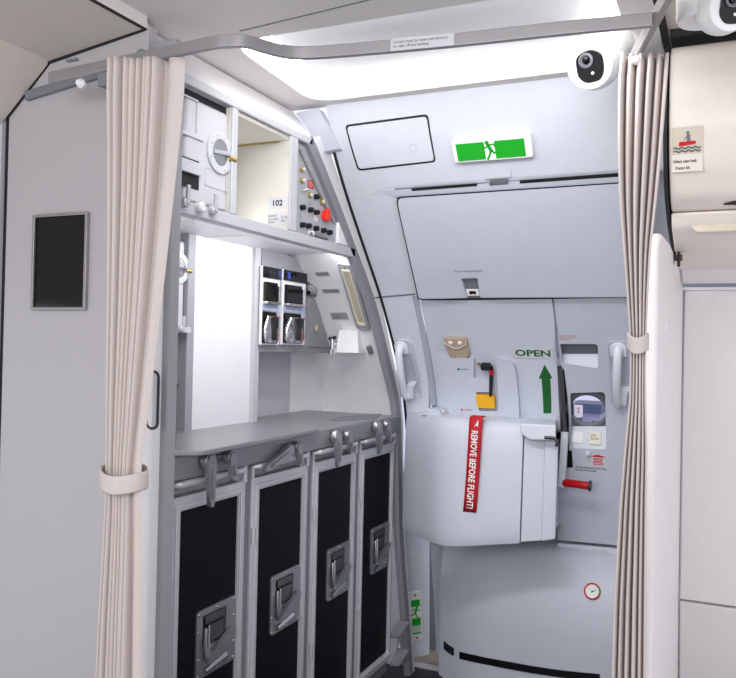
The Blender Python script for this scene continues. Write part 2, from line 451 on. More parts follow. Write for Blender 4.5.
# the lining foot: full strip down to floor at the left, cut away at the right
mb = MB()
def wq(t, s):                                        # t along width 0..1, s height 0..1
    i = min(int(s*4), 3); f = s*4-i; A = Vector(pts[i][0]).lerp(pts[i+1][0], f); B = Vector(pts[i][1]).lerp(pts[i+1][1], f)
    return A.lerp(B, t)
out = [(0,0),(.33,0),(.36,.13),(.6,.1),(.95,.1),(1,.15),(1,1),(0,1)]
front = [wq(t, s) for t, s in out]; nrm = (wq(1,.5)-wq(0,.5)).cross(Vector((0,0,1))).normalized()
back = [p - nrm*.02 for p in front]; N = len(out)
mb.add(front+back, [tuple(range(N)), tuple(range(2*N-1, N-1, -1))] + [(i, (i+1) % N, N+(i+1) % N, N+i) for i in range(N)])
lw = obj('wall_back_lower', mb, 'lining', bevel=.004); lw['kind'] = 'structure'
c0 = wq(.22, .19); r = (wq(1,.3)-wq(0,.3)).normalized(); u = (wq(0,.6)-wq(0,.2)).normalized(); nn = r.cross(u).normalized()
def lowframe(t, s, off=0, w_=None):
    m = Matrix((r, u, nn)).transposed().to_4x4(); return Matrix.Translation(wq(t, s)+nn*off) @ m
m4 = lowframe(.3, .155, .001); obj('lock_stud', MB().lathe([(.008, 0), (.008, .002), (.004, .003)], 16, m4), 'grey_plastic', lw)
es = thing('exit_sign', wq(.32, .42), 'narrow upright green running-man exit marker near the floor beside the galley', 'exit sign')
m4 = lowframe(.50, .50, .001) @ Matrix.Scale(1.18, 4)
obj('backing_plate', MB().prism(rrect(.050, .190, .003), 0, .005, m4), 'sign_white', es, bevel=.001)
m5 = m4 @ Matrix.Translation((0, 0, .0052))
obj('green_block', MB().prism(rrect(.036, .026, .001), 0, .0005, m5 @ Matrix.Translation((0, .052, 0))), 'green', es, smooth=False)
obj('green_block', MB().prism(rrect(.036, .028, .001), 0, .0005, m5 @ Matrix.Translation((0, -.020, 0))), 'green', es, smooth=False)
obj('green_edge', MB().prism(rrect(.036, .006, .001), 0, .0005, m5 @ Matrix.Translation((0, -.064, 0))), 'green', es, smooth=False)
obj('glow_panel', MB().prism(rrect(.034, .028, .001), 0, .0004, m5 @ Matrix.Translation((0, -.047, 0))), 'sign_pale', es, smooth=False)
obj('running_figure', runner(MB(), .048, m5 @ Matrix.Translation((0, .016, 0)) @ Matrix.Scale(-1, 4, (1,0,0))), 'green', es, smooth=False)
obj('mounting_screw', screws(MB(), [(0, .083)], .004, .002, m5), 'steel_dark', es); obj('mounting_screw', screws(MB(), [(0, -.083)], .004, .002, m5), 'steel_dark', es)

obj('wall_back_galley', MB().box((-1.75, 3.06, 0), (-1.238, 3.08, 1.0)), 'lining_white')['kind'] = 'structure'
# galley side trim along the fuselage: lit white strip and black gasket
def gband(o0, o1, x0, x1, z0, z1, n=26):
    mb = MB(); vs = []
    for k in range(n+1):
        z = z0+(z1-z0)*k/n
        for X in (x0, x1):
            for o in (o0, o1(z) if callable(o1) else o1): vs.append(G.pt(X, z, -o))
    fs = []
    for k in range(n):
        a = 4*k; b = a+4
        fs += [(a, a+1, b+1, b), (a+2, a+3, b+3, b+2), (a, a+2, b+2, b), (a+1, a+3, b+3, b+1)]
    fs += [(0, 1, 3, 2), (4*n, 4*n+1, 4*n+3, 4*n+2)]
    return mb.add(vs, fs)
obj('trim_9', gband(.004, lambda z: .02+.045*max(0, z-1.1)/.8, -1.19, -1.151, 0, 1.90), 'lining_white')['kind'] = 'structure'
mb = MB(); vs = []
for k in range(31):
    z = .60 + 1.36*k/30
    for X in (-1.133, -1.124):
        for o in (-.02, .003): vs.append(W.pt(X, z, o))
fs = []
for k in range(30):
    a = 4*k; b = a+4
    fs += [(a, a+1, b+1, b), (a+2, a+3, b+3, b+2), (a, a+2, b+2, b), (a+1, a+3, b+3, b+1)]
obj('trim_10', mb.add(vs, fs+[(0, 1, 3, 2), (120, 121, 123, 122)]), 'gasket')['kind'] = 'structure'

# ================================================================== DOOR
door = thing('door_1', (-.55, 2.9, .03), 'pale blue-grey aircraft cabin door with bulging slide cover and round window', 'door', kind='structure')
panel('backing', [(-1.10, .04), (.28, .04), (.28, 1.85), (-1.0, 1.85), (-1.06, 1.06), (-1.10, .6)], -.10, .02, 'door_grey', door, holes=[[(-.52, .95), (-.26, .95), (-.26, 1.15), (-.52, 1.15)]], bevel=0)
up0 = [(397,198.5),(640,182.5),(640,297),(419,299)]
panel('panel_gasket', rpoly(xz([(395.6,197.2),(640,181.2),(640,297.6),(418,299.8)], .008), [.02, 0, 0, .008]), .010, .03, 'gasket', door, bevel=0)
nt = [(456,277),(483,277),(480.5,297.2),(465,297.4)]
upx = [(397,198.5),(640,182.5),(640,297),(480.5,297.6),(477.5,278),(461,278.5),(467,297.8),(419,299)]
upp = rpoly(xz(upx, .024), [.02, 0, 0, .002, .002, .002, .002, .010])
up = panel('upper_panel', upp, .026, .03, 'door_panel', door, bevel=.004)
panel('notch_back', xz([(459,276),(480,276),(482,298),(463,298)], .01), .013, .01, 'groove', door, bevel=0)
m4 = W.pxframe(473, 292, .016); ind = obj('lock_indicator', MB().prism(rrect(.044, .026, .004), 0, .004, m4), 'lining_white', door, bevel=.001)
obj('indicator_window', MB().prism(rrect(.022, .013, .002), .004, .005, m4), 'black_gloss', ind)
obj('indicator_flag', MB().prism(rrect(.012, .002, .0005), .005, .0055, m4 @ Matrix.Translation((.002, -.0045, 0))), 'yellow', ind)
m4 = W.pxframe(468.5, 271.3, .0285); text('lettering', 'Door locking indicator', m4, .095, .009, 'ink', up)

LO = .004
# left lower panel carries OPEN
lp = rpoly(xz([(420,301),(552,299),(562,430),(438,425)], LO), [.004]*4)
arm_hole = None
left = panel('control_panel', lp, LO, .02, 'door_panel', door, bevel=.004)
# raised block with the arming lever recess cut out of it
BO = .026
blk = rpoly(xz([(436,358),(473.5,358),(473.5,378),(489,378),(489,392),(476,392),(479,411),(498,411),(496,358),(514,361),(519,412),(519,425),(440,425)], BO),
            [.012, .002, .004, .003, .002, .003, .004, .004, .002, .03, 0, 0, 0])
panel('raised_block', blk, BO, .03, 'door_panel', door, bevel=.008)
m4 = W.pxframe(532, 353, LO+.002)
pl = obj('open_placard', MB().prism(rrect(.138, .040, .003), 0, .0008, m4), 'placard', door); text('lettering', 'OPEN', m4 @ Matrix.Translation((.002, 0, .001)), .120, .027, 'dark_green', pl, bold=.032)
mA = W.pxframe(545.5, 389, LO+.001, roll=.045)
panel('open_arrow', xz([(543.5,413.5),(551.5,413.2),(550.3,378.5),(552.6,378.3),(544.5,364.5),(538.8,378.8),(541.6,378.6)], LO), LO+.001, .003, 'dark_green', door, bevel=0)
# arming lever
al = obj('arming_pivot', MB().prism(rrect(.034, .022, .004), 0, .02, W.pxframe(486.5, 365, .008)), 'black', door, bevel=.002)
obj('pivot_screw', MB().lathe([(.007, 0), (.007, .004), (.003, .005)], 14, W.pxframe(479, 364, .006)), 'brass', door)
p0, p1, p2 = W.hit(491.5, 366, .022), W.hit(491.3, 378, .026), W.hit(490.5, 396, .03)
lever = obj('arming_lever', MB().tube([p0, p1, p2], [.006, .007, .0055], 10), 'black', door)
obj('lever_band', MB().tube([W.hit(491.4, 370, .025), W.hit(491.3, 374, .026)], .0085, 12), 'red', lever)
m4 = W.pxframe(486.8, 400, .012); obj('lever_flap', MB().box((-.033, -.025, 0), (.033, .025, .018), m4), 'yellow', door, bevel=.002)
m4 = W.pxframe(463, 369.5, BO+.001); fl = obj('disarmed_flag', MB().prism([(-.021, -.003), (-.021, .004), (-.013, .004), (-.013, -.003)], 0, .0006, m4), 'dark_green', door, smooth=False)
text('lettering', 'DISARMED', m4 @ Matrix.Translation((.006, .0005, 0)), .034, .0055, 'dark_green', fl)
m4 = W.pxframe(467, 410.3, BO+.001); fl = obj('armed_flag', MB().prism([(-.023, -.002), (-.016, -.002), (-.015, .005), (-.019, .003), (-.024, .005)], 0, .0006, m4), 'red', door, smooth=False)
text('lettering', 'ARMED', m4 @ Matrix.Translation((.004, .0012, 0)), .028, .006, 'red', fl)

# right lower panel: recessed slot, window box
rp = xz([(553.5,299),(660,297),(660,549),(558,540)], LO)
slot = rpoly(xz([(554.5,344),(598,344),(598,368),(555.5,368)], LO), [.002, .014, .008, .002], 6)
box_px = [(569.5,393),(605,392),(606,449.5),(570.5,448)]
boxh = rpoly(xz(box_px, LO), .014, 6)
trk = rpoly(xz([(556.2,362),(563,362),(573,468),(566,468)], LO), .003)
right = panel('window_panel', rp, LO, .02, 'door_grey', door, holes=[slot, boxh, trk], bevel=.003)
P = rpoly(xz([(552,342),(600,342),(600,357.5),(552,357.5)], -.02), .004); panel('slot_back', P, -.035, .01, 'groove', door, bevel=0)
A = [W.hit(553, 353.5, -.034), W.hit(598, 353.5, -.034), W.hit(599.5, 368.5, .002), W.hit(553, 368.5, .002)]
mb = MB(); dn = Vector((0, .01, -.006)); mb.add(A+[p+dn for p in A], [(0,1,2,3),(7,6,5,4),(0,1,5,4),(1,2,6,5),(2,3,7,6),(3,0,4,7)])
obj('slot_lip', mb, 'door_panel', door, bevel=.002)
P = xz([(553,360),(564,360),(576,470),(565,470)], -.02); panel('track_back', P, -.045, .01, 'gasket', door, bevel=0)
# window box
bxb = rpoly(xz([(566,390),(609,389),(610,452),(567,451)], -.02), .004)
wcx, wcz = W.xz(588, 411.5, -.045); wr = .062
wb2 = panel('window_recess', bxb, -.042, .008, 'groove', door, holes=[[(wcx+wr*math.cos(6.28318*k/36), wcz+.92*wr*math.sin(6.28318*k/36)) for k in range(36)]], bevel=.002)
m4 = W.frame(wcx, wcz, -.042)
obj('window_bezel', MB().ring([(x, y*.97) for x, y in circ(.073, 36)], [(x, y*.97) for x, y in circ(.064, 36)], -.02, .008, m4), 'galley_dark', door, bevel=.002)
gl = obj('window_pane', MB().prism(circ(.068, 36), -.014, -.010, m4), 'window_glass', door, smooth=False)
mb = MB(); A = [W.hit(569, 426, -.034), W.hit(607, 426, -.034), W.hit(607, 450, .004), W.hit(569, 449.5, .004)]
mb.add(A+[p+dn for p in A], [(0,1,2,3),(7,6,5,4),(0,1,5,4),(1,2,6,5),(2,3,7,6),(3,0,4,7)]); obj('recess_ledge', mb, 'lining', door, bevel=.002)
r1 = Vector((1,0,0)); cA = (A[0]+A[1]+A[2]+A[3])/4; u1 = ((A[0]+A[1])/2-(A[2]+A[3])/2).normalized(); n1 = r1.cross(u1).normalized()
ml = Matrix.Translation(cA) @ Matrix((r1, u1, n1)).transposed().to_4x4()
obj('blind_flap', MB().prism(rrect(.042, .040, .003), 0, .003, ml @ Matrix.Translation((-.036, 0, 0))), 'lining_white', door, bevel=.001)
sw = obj('cabin_switch', MB().prism(rrect(.040, .046, .003), 0, .008, ml @ Matrix.Translation((.026, 0, 0))), 'cream', door, bevel=.002)
text('lettering', 'LIFT\nBLIND', ml @ Matrix.Translation((.026, .003, .0085)), .026, .018, 'ink', sw)
obj('blind_knob', MB().lathe([(.004, 0), (.004, .012), (.008, .014), (.008, .022), (.003, .024)], 14, W.pxframe(588.5, 451.5, LO)), 'handle_plastic', door)
m4 = W.pxframe(571.5, 406, -.03); obj('recess_clip', MB().prism(circ(.007, 10), 0, .012, m4), 'black', door)
k = 0
m4 = W.pxframe(567.5, 337.5, LO+.0008); obj('lettering', text('lettering_red', 'In case of evacuation\nlift door to "Armed"\nthen release', m4, .060, .021, 'red', door).data and MB().prism(rrect(.001,.001,.0003),0,.0001,m4), 'red', door) if False else text('red_lettering', 'In case of evacuation\nlift door to "Armed"\nthen release', m4, .052, .021, 'red', door)
m4 = W.pxframe(590.5, 469.5, LO+.0015); text('black_lettering', 'Window blind must be open during\ntaxi, take off and landing', m4, .104, .019, 'ink', door, bold=.01)
m4 = W.pxframe(598, 460.5, LO+.0015)
wp = obj('warning_placard', MB().prism(rrect(.050, .042, .002), 0, .0006, m4), 'placard', door)
mb = MB().prism([(-.024, .012), (.024, .012), (.02, .016), (0, .021), (-.02, .016)], .0008, .0012, m4)
for j, (ww, yy) in enumerate(((.030, .007), (.034, .002), (.028, -.003), (.034, -.008), (.036, -.014))): mb.box((-ww/2, yy-.0014, .0008), (ww/2, yy+.0014, .0011), m4)
obj('warning_mark', mb, 'red', wp, smooth=False)

# operating handle: grey arm in the track and red grip
p0, p1, p2 = W.hit(559.5, 366, .004), W.hit(563.5, 425, .012), W.hit(565, 440, .03)
arm = obj('operating_arm', MB().tube([p0, p0.lerp(p1, .5), p1, p2], [.008, .010, .011, .011], 10), 'steel_dark', door)
q0, q1 = W.hit(565, 432, .04), W.hit(561.5, 487, .085)
ax = (q1-q0).normalized(); rx = Vector((1,0,0)); rx = (rx-ax*rx.dot(ax)).normalized()
ma = Matrix.Translation(q0) @ Matrix((rx, rx.cross(ax)*-1, ax)).transposed().to_4x4()
obj('arm_cover', MB().box((-.0115, -.011, 0), (.0115, .011, (q1-q0).length), ma), 'handle_plastic', door, bevel=.003)
g0 = W.hit(563, 482.5, .085); g1 = g0 + Vector((.088, -.004, -.003)); dv = (g1-g0).normalized()
gr = obj('red_grip', MB().tube([g0, g0.lerp(g1,.05), g1], [.011, .0135, .0135], 20), 'red_gloss', door)
obj('grip_cap', MB().tube([g1, g1+dv*.007], .0185, 20), 'black', gr, bevel=.0015)

# bottom strip of right panel and hinge clip
P = xz([(557,543),(640,551),(640,556),(558,549)], .012); panel('sill_strip', P, .014, .02, 'lining', door, bevel=.003)
m4 = W.pxframe(600, 550.5, .012)
obj('hinge_clip', MB().box((-.02, -.004, 0), (.02, .004, .008), m4).box((-.026, -.002, 0), (-.016, .006, .004), m4).box((.012, -.006, 0), (.02, .006, .012), m4), 'aluminium', door, bevel=.001)

# slide cover (bulging box in the middle of the door)
def zslice(pts, z, k): return [(x, y, z) for x, y in pts]
CXR = hY(521.5, 480, 2.61).x
sec = rpoly([(-1.112, 2.92), (-1.112, 2.765), (-.885, 2.565), (CXR, 2.60)], [0, .008, .09, 0], 8)
top_z, bl, br = 1.062, .640, .672
mb = MB(); N = len(sec); rows = []
def bot(x): return .630 + .05*max(0, (x+.885)/.34)
for s in (0, .04, .10, .25, .5, .75, .92, .975, 1):
    sh = 0
    e = max(0, (s-.9)/.1); e0 = max(0, (.1-s)/.1)
    sh = .02*(e**2) + .008*(e0**2)
    row = []
    for x, y in sec:
        z = bot(x) + (top_z-bot(x))*s; yy = y + (sh if y < 2.9 else 0) + .035*s*(1 if y < 2.9 else 0)*.6 - .0
        row.append((x, min(yy, 2.93), z))
    rows += row
L = 9
fs = [(i*N+k, i*N+k+1, (i+1)*N+k+1, (i+1)*N+k) for i in range(L-1) for k in range(N-1)]
fs += [tuple(range(N))]; back_i = N*L
vs = rows + [(CXR, 2.93, bot(CXR)), (CXR, 2.93, top_z)]
fs += [tuple((L-1)*N+k for k in range(N)) + (back_i+1,)]
fs += [tuple(i*N+N-1 for i in range(L)) + (back_i+1, back_i)]
obj('slide_cover', mb.add(vs, fs), 'door_panel', door, bevel=.004, angle=50)
# right portion of the cover
def vbox(x0, x1, y0, y1, z0, z1, tilt=.02, xb=None):
    xb = x1 if xb is None else xb
    return MB().add([(x0,y0,z0),(x1,y0+.012,z0+.01),(xb,y1,z0+.01),(x0,y1,z0),(x0,y0+tilt,z1),(x1,y0+.012+tilt,z1),(xb,y1,z1),(x0,y1,z1)],
                    [(3,2,1,0),(4,5,6,7),(0,1,5,4),(1,2,6,5),(2,3,7,6),(3,0,4,7)])
obj('cover_strip', vbox(hY(522.5,480,2.61).x, hY(543,480,2.61).x, 2.602, 2.76, .674, 1.02, xb=hY(541,480,2.75).x), 'door_panel', door, bevel=.003)
obj('cover_end', vbox(hY(543,480,2.61).x, hY(556.5,480,2.61).x, 2.600, 2.90, .684, 1.01, xb=hY(555,480,2.9).x), 'door_panel', door, bevel=.005)
xc = hY(557, 430, 2.60).x; xd = hY(556, 430, 2.86).x; xe = hY(522, 430, 2.86).x
fr = [(CXR-.003, 1.062), (xc, 1.064), (xc, 1.014), (CXR+.03, 1.010), (CXR-.003, 1.030)]; bk = [(CXR-.003, 1.062), (xd, 1.064), (xd, 1.014), (CXR+.03, 1.010), (CXR-.003, 1.030)]
mb = MB().add([(x, 2.585, z) for x, z in fr]+[(x, 2.86, z) for x, z in bk], [(0,1,2,3,4), (9,8,7,6,5)]+[(k, (k+1) % 5, 5+(k+1) % 5, 5+k) for k in range(5)])
obj('cover_cap', mb, 'lining', door, bevel=.006)
mb = MB().prism([(-1.02, 1.058), (-.94, 1.058), (-.955, 1.085), (-1.0, 1.085)], -2.86, -2.70, Matrix(((1,0,0,0),(0,0,-1,0),(0,1,0,0),(0,0,0,1))))
obj('cover_latch_block', mb, 'door_grey', door, bevel=.004)
c = hY(441, 411, 2.74); obj('latch_tab', MB().box((c.x-.014, c.y-.01, c.z-.004), (c.x+.014, c.y+.01, c.z+.006)), 'cream', door, bevel=.001)
c = hY(554, 438, 2.585); obj('cover_hook', MB().tube([c+Vector((-.03,0,.0)), c, c+Vector((.012,-.004,-.012)), c+Vector((.008,-.004,-.026))], .0055, 8).tube([c+Vector((-.05,.01,.002)), c+Vector((-.02,0,0))], .003, 8), 'black', door)
# lower bulge with the pressure gauge
low = rpoly([(-1.04, 3.02), (-1.02, 2.93), (-.86, 2.80), (-.30, 2.74), (.28, 2.74)], [0, .01, .16, .3, 0], 10)
N = len(low); rows = []; S = (0, .05, .15, .3, .5, .7, .82, .9, .96, 1); L = len(S)
for s in S:
    z = .045 + (.60-.045)*s; e = max(0, (s-.55)/.45)
    for x, y in low: rows.append((x, min(3.02, y + .13*e**2.4 + .02*(1-s)), z))
fs = [(i*N+k, i*N+k+1, (i+1)*N+k+1, (i+1)*N+k) for i in range(L-1) for k in range(N-1)]
vs = rows + [(.28, 3.02, .045), (.28, 3.02, .60)]
fs += [tuple(range(N)) + (N*L,), tuple((L-1)*N+k for k in range(N)) + (N*L+1,)]
lb = obj('lower_bulge', MB().add(vs, fs), 'door_panel', door, angle=60)
def on_low(px, py):                                  # ray onto the bulge face
    d = ray(px, py); best = None
    for i in range(L-1):
        for k in range(N-1):
            a, b, c, e = [Vector(rows[j]) for j in (i*N+k, i*N+k+1, (i+1)*N+k+1, (i+1)*N+k)]
            for tri in ((a, b, c), (a, c, e)):
                from mathutils.geometry import intersect_ray_tri
                h = intersect_ray_tri(*tri, d, CAM, True)
                if h is not None and (best is None or (h-CAM).length < (best[0]-CAM).length):
                    nn = (tri[1]-tri[0]).cross(tri[2]-tri[0]).normalized(); nn = nn if nn.y < 0 else -nn; best = (h, nn)
    return best
def frame_n(p, n_):
    r_ = Vector((0,0,1)).cross(n_).normalized(); u_ = n_.cross(r_).normalized()
    return Matrix.Translation(p) @ Matrix((r_, u_, n_)).transposed().to_4x4()
h = on_low(592.5, 591.5)
if h:
    mg = frame_n(*h); ga = obj('pressure_gauge', MB().lathe([(.028, 0), (.028, .004), (.026, .006), (.0225, .006), (.0225, .003), (.002, .003)], 32, mg), 'red', door)
    obj('gauge_dial', MB().prism(circ(.0225, 28), .003, .004, mg), 'sign_white', ga, smooth=False)
    mb = MB(); P = [(.0255*math.cos(a_), .0255*math.sin(a_)) for a_ in [math.radians(-20+60*k_/8) for k_ in range(9)]]; mb.stroke(P, .004, .0062, .0066, mg); obj('gauge_green_arc', mb, 'green', ga, smooth=False)
    obj('gauge_needle', MB().stroke([(-.003, -.004), (.012, .006)], .002, .004, .0046, mg).prism(circ(.003, 10), .004, .005, mg), 'ink', ga, smooth=False)
# rubber bumper strips low on the bulge
def bumper(pxs):
    mb = MB(); vs = []
    for x, y0, y1 in pxs:
        for y_ in (y0, y1):
            h_ = on_low(x, y_)
            if h_ is None: return None
            vs += [h_[0]+h_[1]*.004, h_[0]-h_[1]*.002]
    n_ = len(pxs)
    fs = []
    for k_ in range(n_-1):
        a_, b_ = 4*k_, 4*k_+4
        fs += [(a_, b_, b_+2, a_+2), (a_+1, b_+1, b_+3, a_+3), (a_, b_, b_+1, a_+1), (a_+2, b_+2, b_+3, a_+3)]
    fs += [(0,1,3,2), (4*n_-4, 4*n_-3, 4*n_-1, 4*n_-2)]
    return mb.add(vs, fs)
for pxs in ([(444.5,641,648.5),(449,645,652.5),(454,648,655.5)], [(460,651.5,658.5),(475,655,662),(500,660,667),(530,665.5,672.5),(560,670,677),(600,674,681)]):
    b_ = bumper(pxs)
    if b_: obj('rubber_bumper', b_, 'black', door)

# things on the door
st = thing('streamer', (0, 0, 0), 'red cloth streamer with white warning lettering hanging over the slide cover', 'streamer')
st.location = hY(475, 512, 2.57)
Yst = lambda z: 2.592 - .004
cl = [(476,418.5),(474.5,445),(473,470),(471.2,495),(469.6,512)]
vs = []; N = len(cl)
def cover_y(px, z): return 2.577 + .021*max(0, (z-.64)/.42) + .0
L_, R_ = [], []
for i, (x, y) in enumerate(cl):
    wpx = 6.6; p = hY(x, y, cover_y(x, .95)-.012+.0012*math.sin(i*1.7))
    a_ = hY(x-wpx, y+(-.4), p.y); b_ = hY(x+wpx, y+.6, p.y-.0); vs += [a_, b_]
p0, p1 = vs[0], vs[1]
vs = [p0+Vector((0, .05, .006)), p1+Vector((0, .05, .006)), p0+Vector((0, .018, .006)), p1+Vector((0, .018, .006))] + vs
mb = MB().add(vs, [(2*i, 2*i+1, 2*i+3, 2*i+2) for i in range(len(vs)//2-1)])
so = obj('ribbon', mb, 'red_cloth', st); sm = so.modifiers.new('sol', 'SOLIDIFY'); sm.thickness = .002; sm.offset = 0
a_, b_ = (Vector(vs[4])+Vector(vs[5]))/2, (Vector(vs[-2])+Vector(vs[-1]))/2
ax = (b_-a_).normalized(); rt = (Vector(vs[5])-Vector(vs[4])).normalized(); nn = ax.cross(rt).normalized()
if nn.y > 0: nn = -nn
upv = nn.cross(ax).normalized()
mt_ = Matrix.Translation(a_.lerp(b_, .545)+nn*.0035) @ Matrix((ax, upv, nn)).transposed().to_4x4()
text('lettering', 'REMOVE BEFORE FLIGHT!', mt_, (b_-a_).length*.83, .023, 'sign_white', st, bold=.02)
mt2 = Matrix.Translation(a_.lerp(b_, .055)+nn*.0035) @ Matrix((ax, upv, nn)).transposed().to_4x4()
obj('printed_mark', MB().prism([(-.014, .010), (.012, -.004), (.004, .004), (.010, .010)], 0, .0004, mt2), 'sign_white', st, smooth=False)

po = thing('strap_pouch', W.hit(458, 358, .01), 'beige leather strap pouch with two press studs hanging on the door', 'pouch')
m4 = W.pxframe(458, 345.5, LO+.001)
obj('pouch_body', MB().prism(rpoly([(-.040, .040), (.040, .040), (.043, -.028), (.026, -.046), (-.022, -.046), (-.036, -.03)], .01), 0, .020, m4), 'leather', po, bevel=.006, seg=3)
fl = [(-.044, .044), (.042, .044), (.040, .022), (.012, .004), (-.008, .004), (-.038, .026)]
pf = obj('pouch_flap', MB().prism(rpoly(fl, .008), .019, .024, m4), 'leather', po, bevel=.002)
ed = [(-.042,.040),(-.037,.026),(-.008,.005),(.012,.005),(.039,.022),(.041,.040)]
obj('flap_edge', MB().tube([m4 @ Vector((x, y, .024)) for x, y in ed], .0022, 6), 'leather_edge', pf)
for x in (-.016, .018): obj('press_stud', MB().lathe([(.0075, .023), (.0075, .026), (.004, .028)], 14, m4 @ Matrix.Translation((x, .028, 0))), 'white_plastic', po)

ex = thing('exit_sign', W.hit(493, 148, .01), 'wide white exit sign with two green bars and running man above the door', 'exit sign')
A_, B_ = W.hit(453.5, 150.5, .01), W.hit(532.5, 142.5, .01); wid = (B_-A_).length
m4 = W.pxframe(493, 146.5, .001, roll=math.atan2(0, 1))
p1_, p2_ = W.hit(492, 135, .01), W.hit(494, 160, .01); hei = (p1_-p2_).length
obj('sign_housing', MB().prism(rrect(wid, hei*.93, .008), 0, .020, m4), 'white_plastic', ex, bevel=.005, seg=3)
m5 = m4 @ Matrix.Translation((-.002, -.002, .0202))
obj('green_bar', MB().prism(rrect(wid*.36, hei*.70, .001), 0, .0006, m5 @ Matrix.Translation((-wid*.255, 0, 0))), 'green', ex, smooth=False)
obj('green_bar', MB().prism(rrect(wid*.37, hei*.70, .001), 0, .0006, m5 @ Matrix.Translation((wid*.24, 0, 0))), 'green', ex, smooth=False)
obj('running_figure', runner(MB(), hei*.78, m5 @ Matrix.Translation((-wid*.012, 0, 0))), 'green', ex, smooth=False)

# grab handles
def grab(px, py, top, bot, label, wid_, hole_w):
    t = thing('grab_handle', W.hit(px, py, 0), label, 'grab handle')
    m4 = W.pxframe(px, py, LO+.001)
    T, B = m4.inverted() @ W.hit(*top, LO), m4.inverted() @ W.hit(*bot, LO)
    hgt = (T.y-B.y)
    obj('mounting_plate', MB().ring(rrect(wid_, hgt+.055, .02, cy=(T.y+B.y)/2), rrect(wid_-.012, hgt+.043, .016, cy=(T.y+B.y)/2), 0, .006, m4)
        .prism(rrect(wid_-.010, hgt+.045, .016, cy=(T.y+B.y)/2), 0, .002, m4), 'door_grey', t, bevel=.002)
    x = T.x; xb = B.x
    obj('top_socket', MB().prism(rpoly([(x-.026, T.y-.03), (x+.026, T.y-.03), (x+.026, T.y+.008), (x+.012, T.y+.022), (x-.012, T.y+.022), (x-.026, T.y+.008)], .008), .002, .012, m4), 'handle_plastic', t, bevel=.004)
    obj('bottom_socket', MB().prism(rpoly([(xb-.004, B.y-.012), (xb+.03, B.y-.012), (xb+.036, B.y+.04), (xb+.05, B.y+.054), (xb+.012, B.y+.05)], .006), .002, .028, m4), 'handle_plastic', t, bevel=.005)
    P = [(x, T.y, .004), (x, T.y-.001, .026), (x, T.y-.012, .038), (x*.5+xb*.5, (T.y+B.y)/2, .042), (xb, B.y+.014, .040), (xb+.004, B.y+.002, .034), (xb+.012, B.y-.002, .006)]
    obj('grip_bar', MB().tube([m4 @ Vector(p) for p in P], [.015, .0145, .0135, .0135, .0135, .015, .015], 16), 'handle_plastic', t)
    obj('recess', MB().prism(rpoly([(x-.03, T.y-.034), (x+.038, T.y-.034), (x+.044, B.y+.05), (x-.014, B.y+.02)], .006), .0015, .0028, m4), 'step_grey', t)
grab(409, 368, (401.5, 346), (407.5, 393), 'pale grey hand grip on the door frame just right of the galley', .062, .04)
grab(622, 374, (618.5, 348), (617.5, 399), 'pale grey hand grip beside the door window, partly behind the curtain', .084, .05)

# ================================================================== GALLEY
FX = -1.15
gal = thing('galley_unit', (-1.36, 2.1, 0), 'built-in galley cabinet with grey frame, white back panels and open compartments', 'galley')
Y0 = 1.455
obj('corner_post', MB().box((-1.20, 1.425, 0), (-1.135, 1.462, 1.975)), 'galley_grey', gal, bevel=.006)
obj('corner_facing', MB().box((-1.195, 1.396, 0), (-1.150, 1.427, 1.90)), 'lining_white', gal, bevel=.004)
# rear shell, lower
obj('back_panel', MB().box((-1.60, 1.43, .0), (-1.575, 2.80, 1.97)), 'galley_dark', gal)
# contour end frame
def contour_frame():
    mb = gband(-.036, .003, -1.175, FX, 0, 1.92); return mb
obj('end_frame', contour_frame(), 'galley_frame', gal, bevel=.002)
vs = []
for k in range(27):
    z = .9+.98*k/26
    for X in (-1.575, -1.17):
        for o in (-.02, 0): vs.append(EW.pt(X, z, o))
fs = []
for k in range(26):
    a = 4*k; b = a+4
    fs += [(a, a+1, b+1, b), (a+2, a+3, b+3, b+2), (a, a+2, b+2, b), (a+1, a+3, b+3, b+1)]
obj('end_wall', MB().add(vs, fs+[(0, 1, 3, 2), (104, 105, 107, 106)]), 'galley_white', gal, angle=60)
# upper cabinet: bands and posts on the front plane
def band(name, a, b, c, d_, x0=-1.185, x1=FX, m='galley_grey', par=gal, bev=.003):
    P = [hX(*p, FX) for p in (a, b, c, d_)]
    mb = MB().prism([(p.y, p.z) for p in P], x0, x1, Matrix(((0,0,1,0),(1,0,0,0),(0,1,0,0),(0,0,0,1)))); return obj(name, mb, m, par, bevel=bev)
zt0 = hX(177, 207, FX).z; zb0 = hX(175, 218.5, FX).z
Z1 = (zt0 + hX(300, 226, FX).z)/2; Z0 = Z1-.030
ztop = (hX(196, 85, FX).z + hX(290, 137, FX).z)/2
def gy(z): return G(z)-.036
uy1_ = hX(229, 150, FX-.01).y
obj('cabinet_bottom_rail', MB().box((-1.185, 1.43, Z0), (FX, gy(Z0)+.0, Z1)), 'galley_grey_light', gal, bevel=.003)
obj('cabinet_top_rail', MB().box((-1.160, 1.43, ztop), (FX, gy(ztop)+.01, ztop+.022)), 'galley_grey_light', gal, bevel=.003)
ya, yb = hX(232.5, 150, FX).y, hX(238, 150, FX).y; yc, yd = hX(290, 190, FX).y, hX(297.5, 190, FX).y
obj('cabinet_post', MB().box((-1.156, ya, Z1), (FX, yb, ztop)), 'galley_grey_light', gal, bevel=.003)
obj('cabinet_post', MB().box((-1.156, yc, Z1), (FX, yd, ztop)), 'galley_grey_light', gal, bevel=.003)
obj('cabinet_floor', MB().box((-1.575, 1.43, Z1-.008), (-1.155, G(Z0)-.01, Z1)), 'galley_white', gal)
